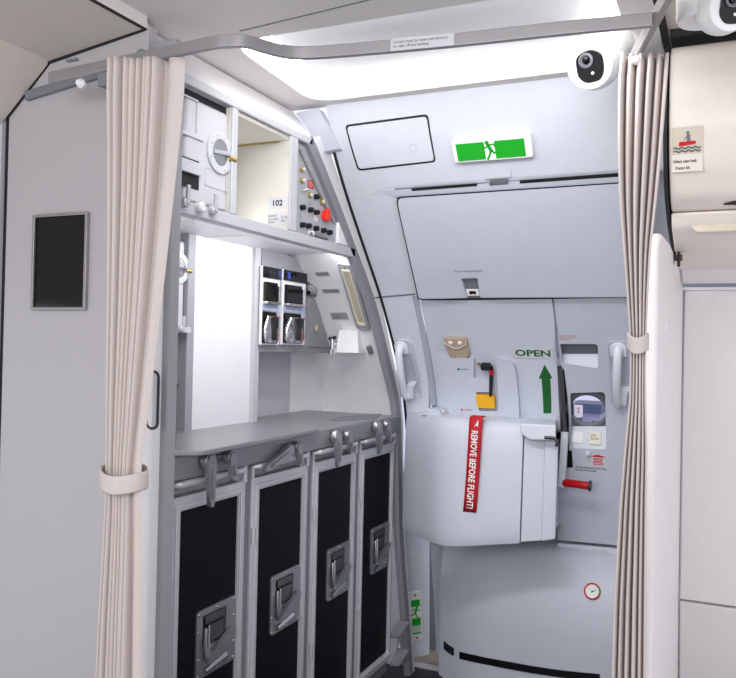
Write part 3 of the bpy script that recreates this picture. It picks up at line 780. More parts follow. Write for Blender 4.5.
obj('cabinet_roof', MB().box((-1.575, 1.43, ztop+.004), (-1.185, G(ztop)-.01, ztop+.016)), 'galley_white', gal)
obj('partition_board', MB().box((-1.57, ya, Z1-.01), (-1.156, ya+.006, ztop)), 'cream_lining', gal)
ed = obj('partition_board', MB().box((-1.57, yc+.004, Z1-.01), (-1.157, yc+.016, ztop)), 'cream_lining', gal)
obj('open_bay_back', MB().box((-1.57, ya, Z1-.01), (-1.56, yc+.01, ztop)), 'cream_lining', gal)
obj('open_bay_ceiling', MB().box((-1.56, ya+.006, ztop-.012), (-1.16, yc+.004, ztop-.002)), 'cream_lining', gal)
obj('yellow_edge', MB().box((-1.56, yc+.0005, ztop-.017), (-1.19, yc+.0035, ztop-.012)), 'brass', gal)
# placards on the far wall of the open bay
def PYr(px, py, Y): p = hY(px, py, Y); return PY(p.x, p.y, p.z)
yw = yc+.0035
m4 = PYr(277.5, 203, yw); a_, b_ = hY(269, 203, yw), hY(287.5, 203, yw)
pl = obj('bay_placard', MB().prism(rrect(abs(b_.x-a_.x), .034, .002), 0, .001, m4), 'placard', gal); text('lettering', '102', m4 @ Matrix.Translation((.002, 0, .0014)), .032, .018, 'ink', pl, bold=.03)
m4 = PYr(277.5, 219, yw); pl = obj('load_placard', MB().prism(rrect(abs(b_.x-a_.x), .036, .002), 0, .0008, m4), 'placard', gal)
text('lettering', 'MAXIMUM\nALLOWABLE\nWEIGHT', m4 @ Matrix.Translation((-.014, 0, .0012)), .036, .024, 'ink', pl); text('lettering', '26.5 kg\n58 lb', m4 @ Matrix.Translation((.022, 0, .0012)), .020, .018, 'ink', pl)
obj('wall_stud', screws(MB(), [(0, 0)], .006, .003, PYr(271, 162, yw)), 'cream_lining', gal)
obj('wall_stud', screws(MB(), [(0, 0)], .006, .003, PYr(287, 152, yw)), 'cream_lining', gal)
obj('bay_shade', MB().box((-1.20, 1.45, ztop-.017), (-1.172, ya, ztop-.001)).box((-1.20, uy1_+.002, Z1+.001), (-1.172, ya, ztop-.017)), 'gasket', gal)  # black strips stand in for the shadow gap above and beside the container
# white cornice above
mb = MB(); zt = CZ-.004
mb.add([(FX-.006, 1.43, ztop+.022), (FX-.006, 2.11, ztop+.022), (-1.245, 2.14, zt), (-1.235, 1.43, zt), (FX-.03, 1.43, ztop+.022), (FX-.03, 2.11, ztop+.022), (-1.262, 2.14, zt), (-1.26, 1.43, zt)],
       [(0,1,2,3),(7,6,5,4),(0,1,5,4),(1,2,6,5),(2,3,7,6),(3,0,4,7)])
obj('cornice_panel', mb, 'galley_white', gal, bevel=.002)

# middle zone
BX = -1.445
pw0, pw1 = hX(191.5, 350, BX).y, hX(254, 350, BX).y
obj('white_back_panel', MB().box((-1.575, pw0, 1.03), (BX, pw1, Z1-.006)), 'galley_white', gal, bevel=.002)
pp0, pp1 = hX(253, 350, -1.435).y, hX(258.5, 350, -1.435).y
obj('rear_post', MB().box((-1.575, pp0, 1.03), (-1.432, pp1, Z1-.006)), 'galley_grey_light', gal, bevel=.003)
pe = hX(188, 350, -1.435).y
obj('rear_post', MB().box((-1.575, pe, 1.03), (-1.44, pw0+.004, Z1-.006)), 'galley_grey', gal, bevel=.002)
# left narrow bay
zb_ = hX(180, 327, -1.43).z
obj('bay_shelf', MB().box((-1.57, 1.44, zb_-.016), (-1.425, pe, zb_)), 'galley_grey_light', gal, bevel=.002)
z_ = hX(180, 379, -1.47).z
obj('bay_bar', MB().box((-1.52, 1.44, z_-.014), (-1.46, pe, z_+.014)), 'galley_dark', gal, bevel=.002)
obj('bay_back', MB().box((-1.575, 1.44, 1.03), (-1.545, pe, zb_-.015)), 'cream_lining', gal)
# coffee maker housing and the niche under it
KX = -1.428
y_l = pp1; zh0 = hX(300, 352.5, KX).z; zh1 = hX(258, 243, KX).z; zh2 = hX(306, 262, KX).z
zm = hX(300, 345, KX).z
yr_top = hX(305.5, 262, KX).y; yr = hX(322, 298, KX).y; yr2 = hX(336, 352.5, KX).y
hou = [(y_l, zh0), (yr2-.004, zh0), (hX(326, 310, KX).y, hX(326, 310, KX).z), (hX(320.5, 299, KX).y, hX(320.5, 299, KX).z), (hX(306.5, 296, KX).y, hX(306.5, 296, KX).z),
       (hX(306.5, 268, KX).y, hX(306.5, 268, KX).z), (hX(304, 262, KX).y, hX(304, 262, KX).z), (y_l, zh1)]
MG = Matrix(((0,0,1,0),(1,0,0,0),(0,1,0,0),(0,0,0,1)))
obj('brewer_housing', MB().prism(hou, -1.575, KX, MG), 'galley_frame', gal, bevel=.003)
sd = [hX(x, y, KX) for x, y in ((307.5, 299), (319.5, 301), (325, 311.5), (333.5, 348), (308, 347))]
fd = obj('side_door', MB().prism([(p.y, p.z) for p in sd], KX, KX+.004, MG), 'galley_frame', gal, bevel=.0015)
c = hX(315.5, 328, KX+.004); obj('door_catch', MB().prism(rrect(.028, .030, .003), 0, .004, PX(c.x, c.y, c.z)), 'brass', fd, bevel=.001); obj('catch_slot', MB().prism(rrect(.016, .018, .002), .004, .005, PX(c.x, c.y, c.z)), 'placard', fd)
c = hX(326, 333, KX+.004); obj('door_knob', MB().box((-.014, -.003, 0), (.012, .003, .008), PX(c.x, c.y, c.z)), 'chrome', fd, bevel=.001)
yn = hX(290, 390, -1.53).y
obj('niche_back', MB().box((-1.575, y_l, 1.03), (-1.53, yn, zh0)), 'galley_grey_light', gal)
obj('niche_wall', MB().box((-1.575, yn, 1.03), (-1.532, 3.0, zh0)), 'galley_white', gal)

# worktop with its turn latches
CT = 1.045
wt = thing('galley_worktop', (-1.33, 2.1, CT-.055), 'long grey metal galley worktop with latches along its front edge', 'worktop')
obj('counter_top', MB().box((-1.574, 1.463, CT-.06), (-1.142, 2.80, CT)), 'counter', wt, bevel=.006)
P = [hZ(x, y, CT+.008) for x, y in ((174, 453), (203, 452.5), (320, 429.5), (291, 424), (192, 432.5), (176, 436))]
obj('slide_out_tray', MB().prism(rpoly([(p.x, p.y) for p in P], [0, .02, .012, .012, 0, 0]), CT, CT+.012), 'counter', wt, bevel=.003)
P = [hZ(x, y, CT) for x, y in ((338, 417), (382, 414), (376, 419), (330, 421))]
obj('drain_grille', MB().prism(rpoly([(p.x, p.y) for p in P], .004), CT, CT+.002), 'galley_dark', wt, bevel=.0005)
c = hX(181, 450, -1.15); obj('tray_catch', MB().tube([(-1.17, c.y-.012, CT+.006), (-1.145, c.y-.012, CT+.006)], .007, 10).tube([(-1.16, c.y-.02, CT+.006), (-1.16, c.y+.04, CT+.006)], .004, 8), 'chrome', wt)
LX = -1.138
def lever_bm(y, z, ang, L_, w0, w1, x0=LX):
    m = PX(x0, y, z) @ Matrix.Rotation(ang, 4, 'Z')
    mb = MB(); mb.lathe([(w0*1.05, 0), (w0*1.05, .012), (w0*.95, .016), (w0*.55, .018)], 20, m)
    mb.box((-w0*.65, -.0012, .018), (w0*.65, .0012, .0186), m)
    pr_ = [(-w0*.85, 0), (-w0*.8, -.015), (-w1, -L_*.9), (-w1*.5, -L_), (w1*.5, -L_), (w1, -L_*.9), (w0*.8, -.015), (w0*.85, 0), (w0*.5, w0*.7), (-w0*.5, w0*.7)]
    mb.prism(pr_, .010, .022, m)
    mb.prism([(-w0*.3, -.02), (-w1*.35, -L_*.8), (w1*.35, -L_*.8), (w0*.3, -.02)], .022, .028, m)
    return mb
def lpt(x, y): p = hX(x, y, LX+.015); return p.y, p.z
for (px, py), (tx, ty), short in (((210.5, 461), (210.5, 507), (231.5, 457)), ((290, 451), (264, 470), (298.5, 447)), ((338, 437), (337.5, 467), (349.5, 436)), ((379, 426.5), (379, 454), (388, 425))):
    y, z = lpt(px, py); y2, z2 = lpt(tx, ty); d = Vector((y2-y, z2-z))
    ang = math.atan2(d.x, -d.y)
    obj('turn_latch', lever_bm(y, z, ang, d.length, .020, .009), 'steel', wt, bevel=.002)
    y, z = lpt(*short); obj('turn_latch', lever_bm(y, z, .12, .058, .015, .010), 'steel', wt, bevel=.002)
    y0_, z0_ = lpt(px, py); obj('latch_bracket', MB().box((LX-.006, min(y0_, y)-.006, (z+z0_)/2-.008), (LX+.004, max(y0_, y)+.006, (z+z0_)/2+.008)), 'steel_dark', wt, bevel=.002)

# carts
def make_cart(y0, y1):
    root = thing('service_cart', (FX-.15, (y0+y1)/2, 0), 'x', 'cart', 'galley service carts under the worktop')
    fx = -1.158; zt, zb = .944, .13
    obj('body', MB().box((-1.52, y0+.006, zb+.01), (fx-.03, y1-.006, zt+.012)), 'galley_grey_light', root, bevel=.006)
    P0 = [(y0+.002, zb), (y1-.002, zb), (y1-.002, zt), (y0+.002, zt)]; fw = .035; fl_ = .040; fr_ = .029
    P1 = [(y0+fl_, zb+fw), (y1-fr_, zb+fw), (y1-fr_, zt-fw), (y0+fl_, zt-fw)]
    fr = obj('door_frame', MB().ring(P0, P1, fx-.03, fx, MG), 'aluminium', root, bevel=.003)
    f2 = .017
    Q0 = [(y0+f2, zb+f2), (y1-f2, zb+f2), (y1-f2, zt-f2), (y0+f2, zt-f2)]; f3 = .028
    Q1 = [(y0+f3, zb+f3), (y1-f3, zb+f3), (y1-f3, zt-f3), (y0+f3, zt-f3)]
    obj('frame_ridge', MB().ring(Q0, Q1, fx-.002, fx+.005, MG), 'aluminium', fr, bevel=.002)
    obj('door_panel', MB().prism(P1, fx-.02, fx-.008, MG), 'black_panel', root)
    # top handle rail
    mb = MB().tube([(fx-.02, y0+.012, zt+.003), (fx-.006, y0+.012, zt+.030), (fx+.008, y0+.02, zt+.030), (fx+.008, y1-.03, zt+.030), (fx-.006, y1-.02, zt+.030), (fx-.02, y1-.018, zt+.003)], .0095, 12)
    mb.box((fx-.02, y1-.02, zt-.004), (fx+.006, y1-.004, zt+.040)); mb.box((fx-.02, y0+.002, zt-.004), (fx, y0+.012, zt+.03))
    obj('push_bar', mb, 'aluminium', root, bevel=.001)
    for z in (.79, .38): obj('hinge', MB().tube([(fx+.004, y0+.004, z-.022), (fx+.004, y0+.004, z+.022)], .005, 10), 'aluminium', root)
    # latch plate
    pw, ph = .165, .165; cy_ = y1-fr_-pw/2-.002; cz_ = .572
    m = PX(fx-.008, cy_, cz_)
    lp_ = obj('latch_plate', MB().ring(rrect(pw, ph, .012), rrect(pw*.60, ph*.50, .008, cx=-pw*.06, cy=ph*.16), 0, .006, m).prism(rrect(pw-.01, ph-.01, .01), 0, .0015, m), 'steel', root, bevel=.0015)
    obj('latch_recess', MB().prism(rrect(pw*.58, ph*.44, .008, cx=-pw*.06, cy=ph*.16), .0016, .0022, m), 'black', lp_)
    obj('pull_tab', MB().box((-.05, .044, .002), (.032, .064, .008), m), 'steel_dark', lp_, bevel=.002)
    obj('latch_lever', MB().prism(rpoly([(-.052, -.028), (-.046, -.036), (.030, .002), (.058, .010), (.062, -.004), (.05, -.012), (.040, -.006), (-.02, -.046), (-.044, -.05)][::-1], .003), .008, .020, m)
        .tube([m @ Vector((-.05, .036, .008)), m @ Vector((-.056, .0, .012)), m @ Vector((-.05, -.036, .012))], .0045, 8)
        .tube([m @ Vector((-.036, .04, .008)), m @ Vector((-.042, .0, .012)), m @ Vector((-.044, -.036, .012))], .003, 8), 'steel', lp_, bevel=.002)
    obj('spring_plate', MB().box((-.034, -.004, .002), (.03, .038, .006), m), 'steel_dark', lp_, bevel=.001)
    obj('finger_slot', MB().tube([m @ Vector((-.052, -.068, .006)), m @ Vector((.038, -.058, .006))], .009, 12), 'chrome', lp_)
    sp = [(x*(pw/2-.008), y*(ph/2-.008)) for x in (-1, 0, 1) for y in (-1, 1)] + [(x*(pw/2-.008), y*ph*.2) for x in (-1, 1) for y in (-1, 1)]
    for x, y in sp: obj('rivet', screws(MB(), [(x, y)], .0035, .002, m @ Matrix.Translation((0, 0, .006))), 'chrome', lp_)
    obj('base', MB().box((-1.50, y0+.01, .085), (fx-.01, y1-.01, zb)), 'grey_plastic', root, bevel=.004)
    for x in (-1.46, -1.22):
        for y in (y0+.05, y1-.05):
            wh = obj('caster', MB().tube([(x, y-.014, .036), (x, y+.014, .036)], .036, 20), 'black', root, bevel=.004)
            obj('caster_fork', MB().box((x-.012, y-.02, .04), (x+.012, y-.0145, .088)).box((x-.012, y+.0145, .04), (x+.012, y+.02, .088)), 'steel', wh)
    return root
c0 = make_cart(1.476, 1.786)
labs = ['black-fronted galley cart at the near end beside the left curtain', 'black-fronted galley cart beneath the one turn latch swung out diagonally',
        'black-fronted galley cart between the swung latch cart and the end cart', 'black-fronted galley cart at the far end, next to the door']
for i, l in enumerate(labs):
    o = c0 if i == 0 else copy_tree(c0)
    o['label'] = l; o.location.y = 1.631 + .3385*i - (.002 if i == 3 else 0)
# dividers between carts and foot pedals of the galley
for i in range(3): obj('cart_divider', MB().box((-1.575, 1.791+.3385*i, 0), (-1.165, 1.811+.3385*i, CT-.062)), 'galley_dark', gal)
for k_, (x, y) in enumerate(((398, 629), (398, 657))):
    p = hX(x, y, -1.14)
    mb = MB().add([(p.x-.02, p.y-.035, p.z-.028), (p.x-.02, p.y+.035, p.z+.004), (p.x+.035, p.y+.03, p.z+.012), (p.x+.02, p.y-.035, p.z-.022),
                   (p.x-.02, p.y-.035, p.z-.014), (p.x-.02, p.y+.035, p.z+.022), (p.x+.035, p.y+.03, p.z+.026), (p.x+.02, p.y-.035, p.z-.010)],
                  [(3,2,1,0),(4,5,6,7),(0,1,5,4),(1,2,6,5),(2,3,7,6),(3,0,4,7)])
    obj('foot_pedal', mb, 'galley_dark', gal, bevel=.004)

# upper container (behind the curtain edge)
def round_latch(root, m, r):
    pl_ = obj('latch_flange', MB().ring(circ(r, 32), circ(r*.62, 32), 0, .006, m), 'container', root, bevel=.002)
    obj('latch_dish', MB().lathe([(r*.62, .004), (r*.58, -.002 + .004), (r*.1, .002)], 28, m), 'steel', pl_)
    obj('latch_bar', MB().box((-r*.60, -r*.09, .003), (r*.60, r*.09, .009), m @ Matrix.Rotation(.1, 4, 'Z')), 'chrome', pl_, bevel=.001)
    obj('catch', MB().tube([m @ Vector((r*.62, -r*.1, .006)), m @ Vector((r*1.02, -r*.12, .012))], r*.14, 10), 'brass', pl_)
    for k_ in range(8): obj('rivet', screws(MB(), [(r*.82*math.cos(k_*.785+.39), r*.82*math.sin(k_*.785+.39))], r*.04, .002, m @ Matrix.Translation((0, 0, .006))), 'chrome', pl_)
uc = thing('galley_container', (-1.36, 1.65, Z1), 'white metal galley container with round latch in the top cabinet', 'container')
uy0, uy1 = 1.50, hX(229, 150, FX-.01).y
obj('container_body', MB().box((-1.55, uy0, Z1), (FX-.012, uy1, ztop-.018)), 'container', uc, bevel=.012, seg=3)
c = hX(219.5, 153, FX-.011); round_latch(uc, PX(FX-.012, c.y, c.z), .052)
P = [hX(x, y, FX-.011) for x, y in ((170, 160), (199, 171), (199, 179), (170, 170))]
c = P[1]; obj('handle_recess', MB().box((-.14, -.034, 0), (.0, .034, .0015), PX(FX-.012, c.y, c.z-.012)), 'gasket', uc)
obj('carry_handle', MB().box((-.13, -.008, .0015), (.0, .022, .010), PX(FX-.012, c.y, c.z-.006)), 'container', uc, bevel=.002)
c = hX(196, 120, FX-.011); obj('card_holder', MB().ring(rrect(.10, .085, .002), rrect(.092, .077, .002), 0, .003, PX(FX-.012, c.y-.045, c.z+.005)), 'container', uc, bevel=.0006)
c = hX(200, 139, FX-.011); obj('rib', MB().box((-.15, -.004, 0), (.012, .004, .004), PX(FX-.012, c.y, c.z)), 'container', uc, bevel=.001)
c = hX(214, 177, FX-.011); obj('data_plate', MB().ring(rrect(.09, .045, .003), rrect(.084, .039, .003), 0, .0015, PX(FX-.012, c.y+.01, c.z-.004)), 'container', uc)
# turn latches on the bottom rail
for x in (183, 211):
    c = hX(x, 205, FX); mb = MB(); m = PX(FX, c.y, Z1-.006)
    mb.lathe([(.012, 0), (.012, .012), (.007, .015)], 16, m).prism(rpoly([(-.007, -.004), (.007, -.004), (.006, .040), (-.004, .040)], .003), .010, .017, m)
    obj('cabinet_turn_latch', mb, 'aluminium', gal, bevel=.0015)
c = hX(198, 207, FX); obj('latch_button', MB().lathe([(.013, 0), (.013, .012), (.009, .016)], 16, PX(FX, c.y, Z1-.008)), 'lining_white', gal, bevel=.001)

# lower narrow container
lc = thing('galley_container', (-1.5, 1.65, zb_), 'narrow grey galley container with round latch on the lower shelf behind the left curtain', 'container')
obj('container_body', MB().box((-1.555, 1.50, zb_), (-1.45, pe-.006, Z0-.004)), 'galley_grey_light', lc, bevel=.006)
c = hX(178.5, 268, -1.448); round_latch(lc, PX(-1.449, c.y, c.z), .045)
c = hX(180, 322, -1.425); m = PX(-1.425, c.y, zb_-.006)
obj('cabinet_turn_latch', MB().lathe([(.011, 0), (.011, .012), (.007, .015)], 16, m).prism(rpoly([(-.006, -.004), (.006, -.004), (.005, .036), (-.004, .036)], .003), .010, .016, m), 'aluminium', gal, bevel=.001)
# power outlet / bracket in the lower left corner of the counter
c = hZ(180, 430, CT); kt = thing('outlet_box', (c.x-.02, c.y, CT), 'small black and chrome fitting on the worktop corner behind the left curtain', 'fitting')
obj('fitting_body', MB().prism(rpoly([(-.05, 0), (.02, 0), (.02, .045), (.01, .06), (-.03, .06), (-.05, .045)], .008), -.02, .02, PX(c.x-.06, c.y-.01, CT+.002)), 'black', kt, bevel=.003)
obj('fitting_rim', MB().tube([(c.x-.036, c.y+.006, CT+.006), (c.x-.036, c.y+.006, CT+.045), (c.x-.036, c.y-.006, CT+.062), (c.x-.036, c.y-.04, CT+.064)], .004, 8).box((c.x-.05, c.y-.05, CT+.001), (c.x-.02, c.y+.04, CT+.009)), 'chrome', kt)

# coffee makers
def coffee(xa, xb, label):
    yA, yB = hX(xa, 300, KX+.01).y, hX(xb, 300, KX+.01).y; ww = yB-yA
    zt, zb = hX((xa+xb)/2, 267 if xa < 275 else 271, KX+.01).z, hX((xa+xb)/2, 345, KX+.01).z; H = zt-zb
    t = thing('coffee_maker', (KX, (yA+yB)/2, zb), label, 'coffee maker', 'coffee makers built in above the galley niche')
    m = PX(KX, (yA+yB)/2, zb)
    obj('housing', MB().box((-ww/2, 0, 0), (ww/2, H, .010), m), 'lining_white', t, bevel=.002)
    pn = obj('button_panel', MB().box((-ww/2+.002, H*.855, .010), (ww/2-.002, H*.995, .016), m), 'black_gloss', t, bevel=.001)
    obj('indicator', MB().box((-ww*.38 if xa > 275 else ww*.3, H*.88, .016), (-ww*.25 if xa > 275 else ww*.42, H*.97, .0166), m), 'blue_led', pn)
    for k_ in range(4): obj('button', MB().box((-ww*.15+k_*ww*.13, H*.90, .016), (-ww*.07+k_*ww*.13, H*.94, .0168), m), 'ink', pn)
    sc = obj('brew_drawer', MB().box((-ww*.44, H*.545, .010), (ww*.22, H*.80, .022), m), 'black_gloss', t, bevel=.002)
    obj('drawer_handle', MB().box((-ww*.46, H*.520, .010), (ww*.30, H*.553, .030), m).box((ww*.23, H*.53, .010), (ww*.28, H*.76, .026), m), 'chrome', sc, bevel=.002)
    obj('fascia', MB().box((-ww*.48, H*.44, .010), (ww*.30, H*.515, .014), m), 'pale_blue', t, bevel=.001)
    obj('label_strip', MB().box((ww*.30, H*.37, .012), (ww*.42, H*.52, .017), m), 'pale_blue', t)
    obj('red_mark', MB().box((ww*.30, H*.355, .012), (ww*.42, H*.372, .0172), m), 'red', t)
    obj('bay', MB().prism(rpoly([(-ww*.46, H*.02), (ww*.36, H*.02), (ww*.44, H*.07), (ww*.44, H*.425), (-ww*.46, H*.425)], .006), .010, .012, m), 'black_gloss', t)
    # jug: steel body with dark spout gap and red mark
    mj = m @ Matrix.Translation((-ww*.03, H*.03, .022)) @ Matrix.Rotation(-math.pi/2, 4, 'X')
    jr = ww*.36
    jg = obj('jug', MB().lathe([(jr*.8, 0), (jr, H*.04), (jr, H*.16), (jr*.85, H*.24), (jr*.55, H*.32), (jr*.5, H*.34)], 24, Matrix.Translation((0,0,0)) @ m @ Matrix.Translation((-ww*.03, H*.03, .012)) @ Matrix(((1,0,0,0),(0,0,1,0),(0,.35,0,0),(0,0,0,1)))), 'chrome', t)
    obj('jug_handle', MB().box((-ww*.09, H*.06, .010), (ww*.03, H*.36, jr*.35+.022), m), 'black', jg, bevel=.004)
    mk_ = m @ Matrix.Translation((ww*.17, H*.09, .012+jr*.33))
    obj('jug_mark', MB().box((-ww*.09, 0, 0), (ww*.09, H*.012, .002), mk_).box((-ww*.09, H*.025, 0), (ww*.09, H*.037, .002), mk_).box((-ww*.05, H*.05, 0), (ww*.09, H*.06, .002), mk_), 'red', jg)
coffee(261.8, 280, 'built-in coffee maker beside the grey rear post, left of its twin')
coffee(282.6, 305.5, 'built-in coffee maker next to the grey side door, right of its twin')

# control panel at the top far end
cp = thing('control_panel', (FX, 2.2, Z1), 'grey triangular galley control panel with knobs and a red rotary switch', 'control panel')
P = [(yd+.002, Z1), (gy(Z1)-.006, Z1), (gy(Z1+.075)-.002, Z1+.075), (gy(ztop-.006)-.002, ztop-.006), (yd+.002, ztop-.002)]
P = [(max(y, yd+.004), z) for y, z in P]
obj('face_plate', MB().prism(P, -1.19, -1.166, MG), 'panel_grey', cp, bevel=.001)
CXF = -1.166
def cpp(x, y): p = hX(x, y, CXF); return PX(CXF, p.y, p.z)
for x, y in ((301.3, 169.5), (301.3, 180.5), (309, 195), (321, 202)): 
    b_ = obj('circuit_breaker', MB().lathe([(.009, 0), (.009, .006), (.006, .008)], 14, cpp(x, y)), 'brass', cp); obj('breaker_button', MB().lathe([(.005, .006), (.005, .012), (.002, .013)], 12, cpp(x, y)), 'cream', b_)
for x, y in ((301, 207.5), (309, 210), (315, 212.5), (315, 197), (301, 225), (307, 226), (314.5, 228.5), (322, 230.5), (328, 232.5)):
    obj('knob', MB().lathe([(.0085, 0), (.0075, .014), (.004, .016)], 14, cpp(x, y)), 'black', cp)
obj('toggle_switch', MB().tube([cpp(302, 191) @ Vector((-.004, 0, 0)), cpp(302, 191) @ Vector((.012, .006, .014))], .004, 10), 'chrome', cp)
m4 = cpp(310.5, 184.5); pl = obj('warning_plate', MB().prism(rrect(.036, .024, .001), 0, .001, m4), 'red', cp)
text('lettering', 'CAUTION\nELECTRIC\nPOWER', m4 @ Matrix.Translation((0, 0, .0014)), .028, .016, 'sign_white', pl)
m4 = cpp(323.5, 215.5)
rk = obj('rotary_switch', MB().lathe([(.016, 0), (.016, .005), (.013, .007)], 20, m4).prism(rpoly([(-.013, -.018), (.013, -.018), (.008, .020), (-.006, .020)], .004), .006, .020, m4).prism(circ(.005, 12, .016, -.006), .004, .016, m4), 'red_knob', cp, bevel=.002)
m4 = cpp(316, 218); pl = obj('warning_label', MB().prism(rrect(.020, .020, .001), 0, .0008, m4), 'sign_white', cp); text('lettering', 'TURN\nOFF IN\nFIRE', m4 @ Matrix.Translation((0, 0, .001)), .017, .015, 'red', pl)
m4 = cpp(310, 203.5); text('lettering', 'GALLEY\nPOWER', m4 @ Matrix.Translation((0, 0, .0004)), .020, .010, 'ink_grey', cp)
m4 = cpp(300, 216); text('lettering', 'ON\nOFF', m4 @ Matrix.Translation((0, 0, .0004)), .010, .012, 'ink_grey', cp)
p1_, p2_ = hX(311, 233.5, CXF+.012), hX(327, 238.5, CXF+.012)
obj('lower_rail', MB().tube([p1_, p2_], .005, 10), 'grey_plastic', cp)
obj('rail_end', MB().lathe([(.008, 0), (.008, .014), (.005, .017)], 14, cpp(309, 233.5)), 'lining_white', cp)
P = [(hX(335.5, 226, CXF).y, Z1+.002), (gy(Z1)-.010, Z1+.002), (gy(Z1+.07)-.004, Z1+.07), (hX(335.5, 226, CXF).y, Z1+.07)]
obj('edge_block', MB().prism(P, CXF, CXF+.012, MG), 'galley_white', cp, bevel=.002)
obj('slant_rail', MB().tube([hX(300.5, 149, CXF+.006), hX(334, 222, CXF+.006)], .006, 10), 'galley_grey', cp)

# slanted end wall fittings
def Gf(px, py, off=.002):
    return EW.pxframe(px, py, off)
gl = thing('galley_light', EW.hit(355, 296, .001), 'tall slim galley work light with frosted lens on the slanted end wall', 'light')
T_, B_ = EW.hit(345, 263, .002), EW.hit(364.5, 329, .002)
dv = (T_-B_); cL = (T_+B_)/2; n_ = EW.n(cL.z); u_ = dv.normalized(); r_ = u_.cross(n_).normalized(); n_ = r_.cross(u_)
mL = Matrix.Translation(cL) @ Matrix((r_, u_, n_)).transposed().to_4x4(); hl = dv.length
wl_ = (EW.hit(362, 296, .002)-EW.hit(348, 296, .002)).length*.95
obj('light_frame', MB().ring(rrect(wl_, hl, .012), rrect(wl_*.6, hl*.84, .006), 0, .008, mL), 'galley_grey', gl, bevel=.002)
obj('lens_rim', MB().ring(rrect(wl_*.62, hl*.85, .006), rrect(wl_*.45, hl*.78, .004), .002, .010, mL), 'cream', gl, bevel=.001)
obj('lens', MB().prism(rrect(wl_*.46, hl*.79, .004), .001, .005, mL), 'lamp_lens', gl)
for y in (-.45, .45): obj('mounting_screw', screws(MB(), [(0, y*hl)], .005, .002, mL @ Matrix.Translation((0, 0, .008))), 'chrome', gl)
def gl_placard(px, py, ww, hh, body, m='placard_grey'):
    m4 = EW.pxframe(px, py, .0015); p_ = obj('placard', MB().prism(rrect(ww, hh, .002), 0, .001, m4), m, gal); text('lettering', body, m4 @ Matrix.Translation((0, 0, .0014)), ww*.84, hh*.62, 'ink', p_)
gl_placard(322.5, 274, .062, .020, 'WATER')
gl_placard(331, 291, .078, .018, 'NOT FOR STOWAGE', 'placard_grey')
gl_placard(339.5, 316, .080, .030, 'MAX LOAD 10 KG\nLATCH BEFORE TAKE OFF\nAND LANDING', 'placard_grey')
sp = thing('rotary_knob', EW.hit(312, 289, .001), 'small round grey knob plate on the galley end wall beside the coffee makers', 'knob')
m4 = EW.pxframe(311.5, 289, .001)
obj('knob_plate', MB().prism(rpoly([(-.03, 0), (0, .042), (.03, 0), (0, -.042)], .014), 0, .004, m4), 'galley_dark', sp, bevel=.001)
obj('knob_ring', MB().lathe([(.024, .004), (.024, .010), (.018, .014), (.012, .014), (.011, .018), (.004, .018)], 24, m4), 'galley_grey', sp); obj('knob_hub', MB().lathe([(.007, .017), (.007, .022), (.003, .023)], 12, m4), 'black', sp)
tp = thing('water_tap', EW.hit(348, 350, .001), 'small chrome water tap with white housing on the galley end wall', 'tap')
p = EW.hit(354, 345, .001); c = Vector((p.x, p.y, p.z))
mb = MB(); wdt = (EW.hit(366, 345, .001)-EW.hit(347, 345, .001)).length
mb.add([(c.x-wdt*.5, c.y-.062, c.z-.030), (c.x+wdt*.5, c.y-.055, c.z-.030), (c.x+wdt*.5, c.y+.03, c.z-.030), (c.x-wdt*.5, c.y+.03, c.z-.030),
        (c.x-wdt*.4, c.y-.058, c.z+.055), (c.x+wdt*.42, c.y-.052, c.z+.050), (c.x+wdt*.42, c.y-.03, c.z+.05), (c.x-wdt*.4, c.y-.03, c.z+.055)],
       [(3,2,1,0),(4,5,6,7),(0,1,5,4),(1,2,6,5),(2,3,7,6),(3,0,4,7)])
obj('tap_housing', mb, 'galley_white', tp, bevel=.002)
cx_, cy_, cz_ = c.x-wdt*.62, c.y-.07, c.z
obj('tap_body', MB().tube([(cx_+.012, cy_+.03, cz_+.002), (cx_, cy_-.002, cz_+.002)], .010, 12).tube([(cx_, cy_, cz_+.03), (cx_, cy_, cz_-.02)], .009, 12).tube([(cx_+.012, cy_, cz_-.012), (cx_+.012, cy_, cz_-.035)], .006, 10).tube([(cx_-.004, cy_, cz_-.012), (cx_-.004, cy_-.004, cz_-.037)], .007, 10), 'chrome', tp)
obj('tap_lever', MB().tube([(cx_-.012, cy_, cz_+.022), (cx_+.014, cy_-.004, cz_+.026)], .007, 10), 'black', tp); 
p = EW.hit(371, 349, .001); obj('wall_bracket', MB().box((-.008, -.016, 0), (.010, .016, .012), EW.pxframe(370.5, 349, .001)), 'grey_plastic', tp, bevel=.001)

# ================================================================== LEFT WALL THINGS
mo = thing('wall_monitor', hY(62, 311, 1.40), 'black glossy screen in a thin metal frame on the left wall', 'monitor')
P = [hY(x, y, 1.398) for x, y in ((34, 217), (89, 210), (88, 309), (33.5, 311.5))]
xa, xb = (P[0].x+P[3].x)/2, (P[1].x+P[2].x)/2; za, zc = (P[2].z+P[3].z)/2, (P[0].z+P[1].z)/2
m4 = PY((xa+xb)/2, 1.3995, (za+zc)/2); ww, hh = xb-xa, zc-za
obj('bezel', MB().ring(rrect(ww, hh, .003, 2), rrect(ww-.014, hh-.014, .002, 2), 0, .010, m4), 'rail_metal', mo, bevel=.002)
obj('screen', MB().prism(rrect(ww-.013, hh-.013, .002, 2), 0, .004, m4), 'black_gloss', mo)
p = hY(153, 400, 1.398)
fh = thing('flush_handle', p, 'flush black-rimmed door latch on the left wall behind the curtain', 'latch')
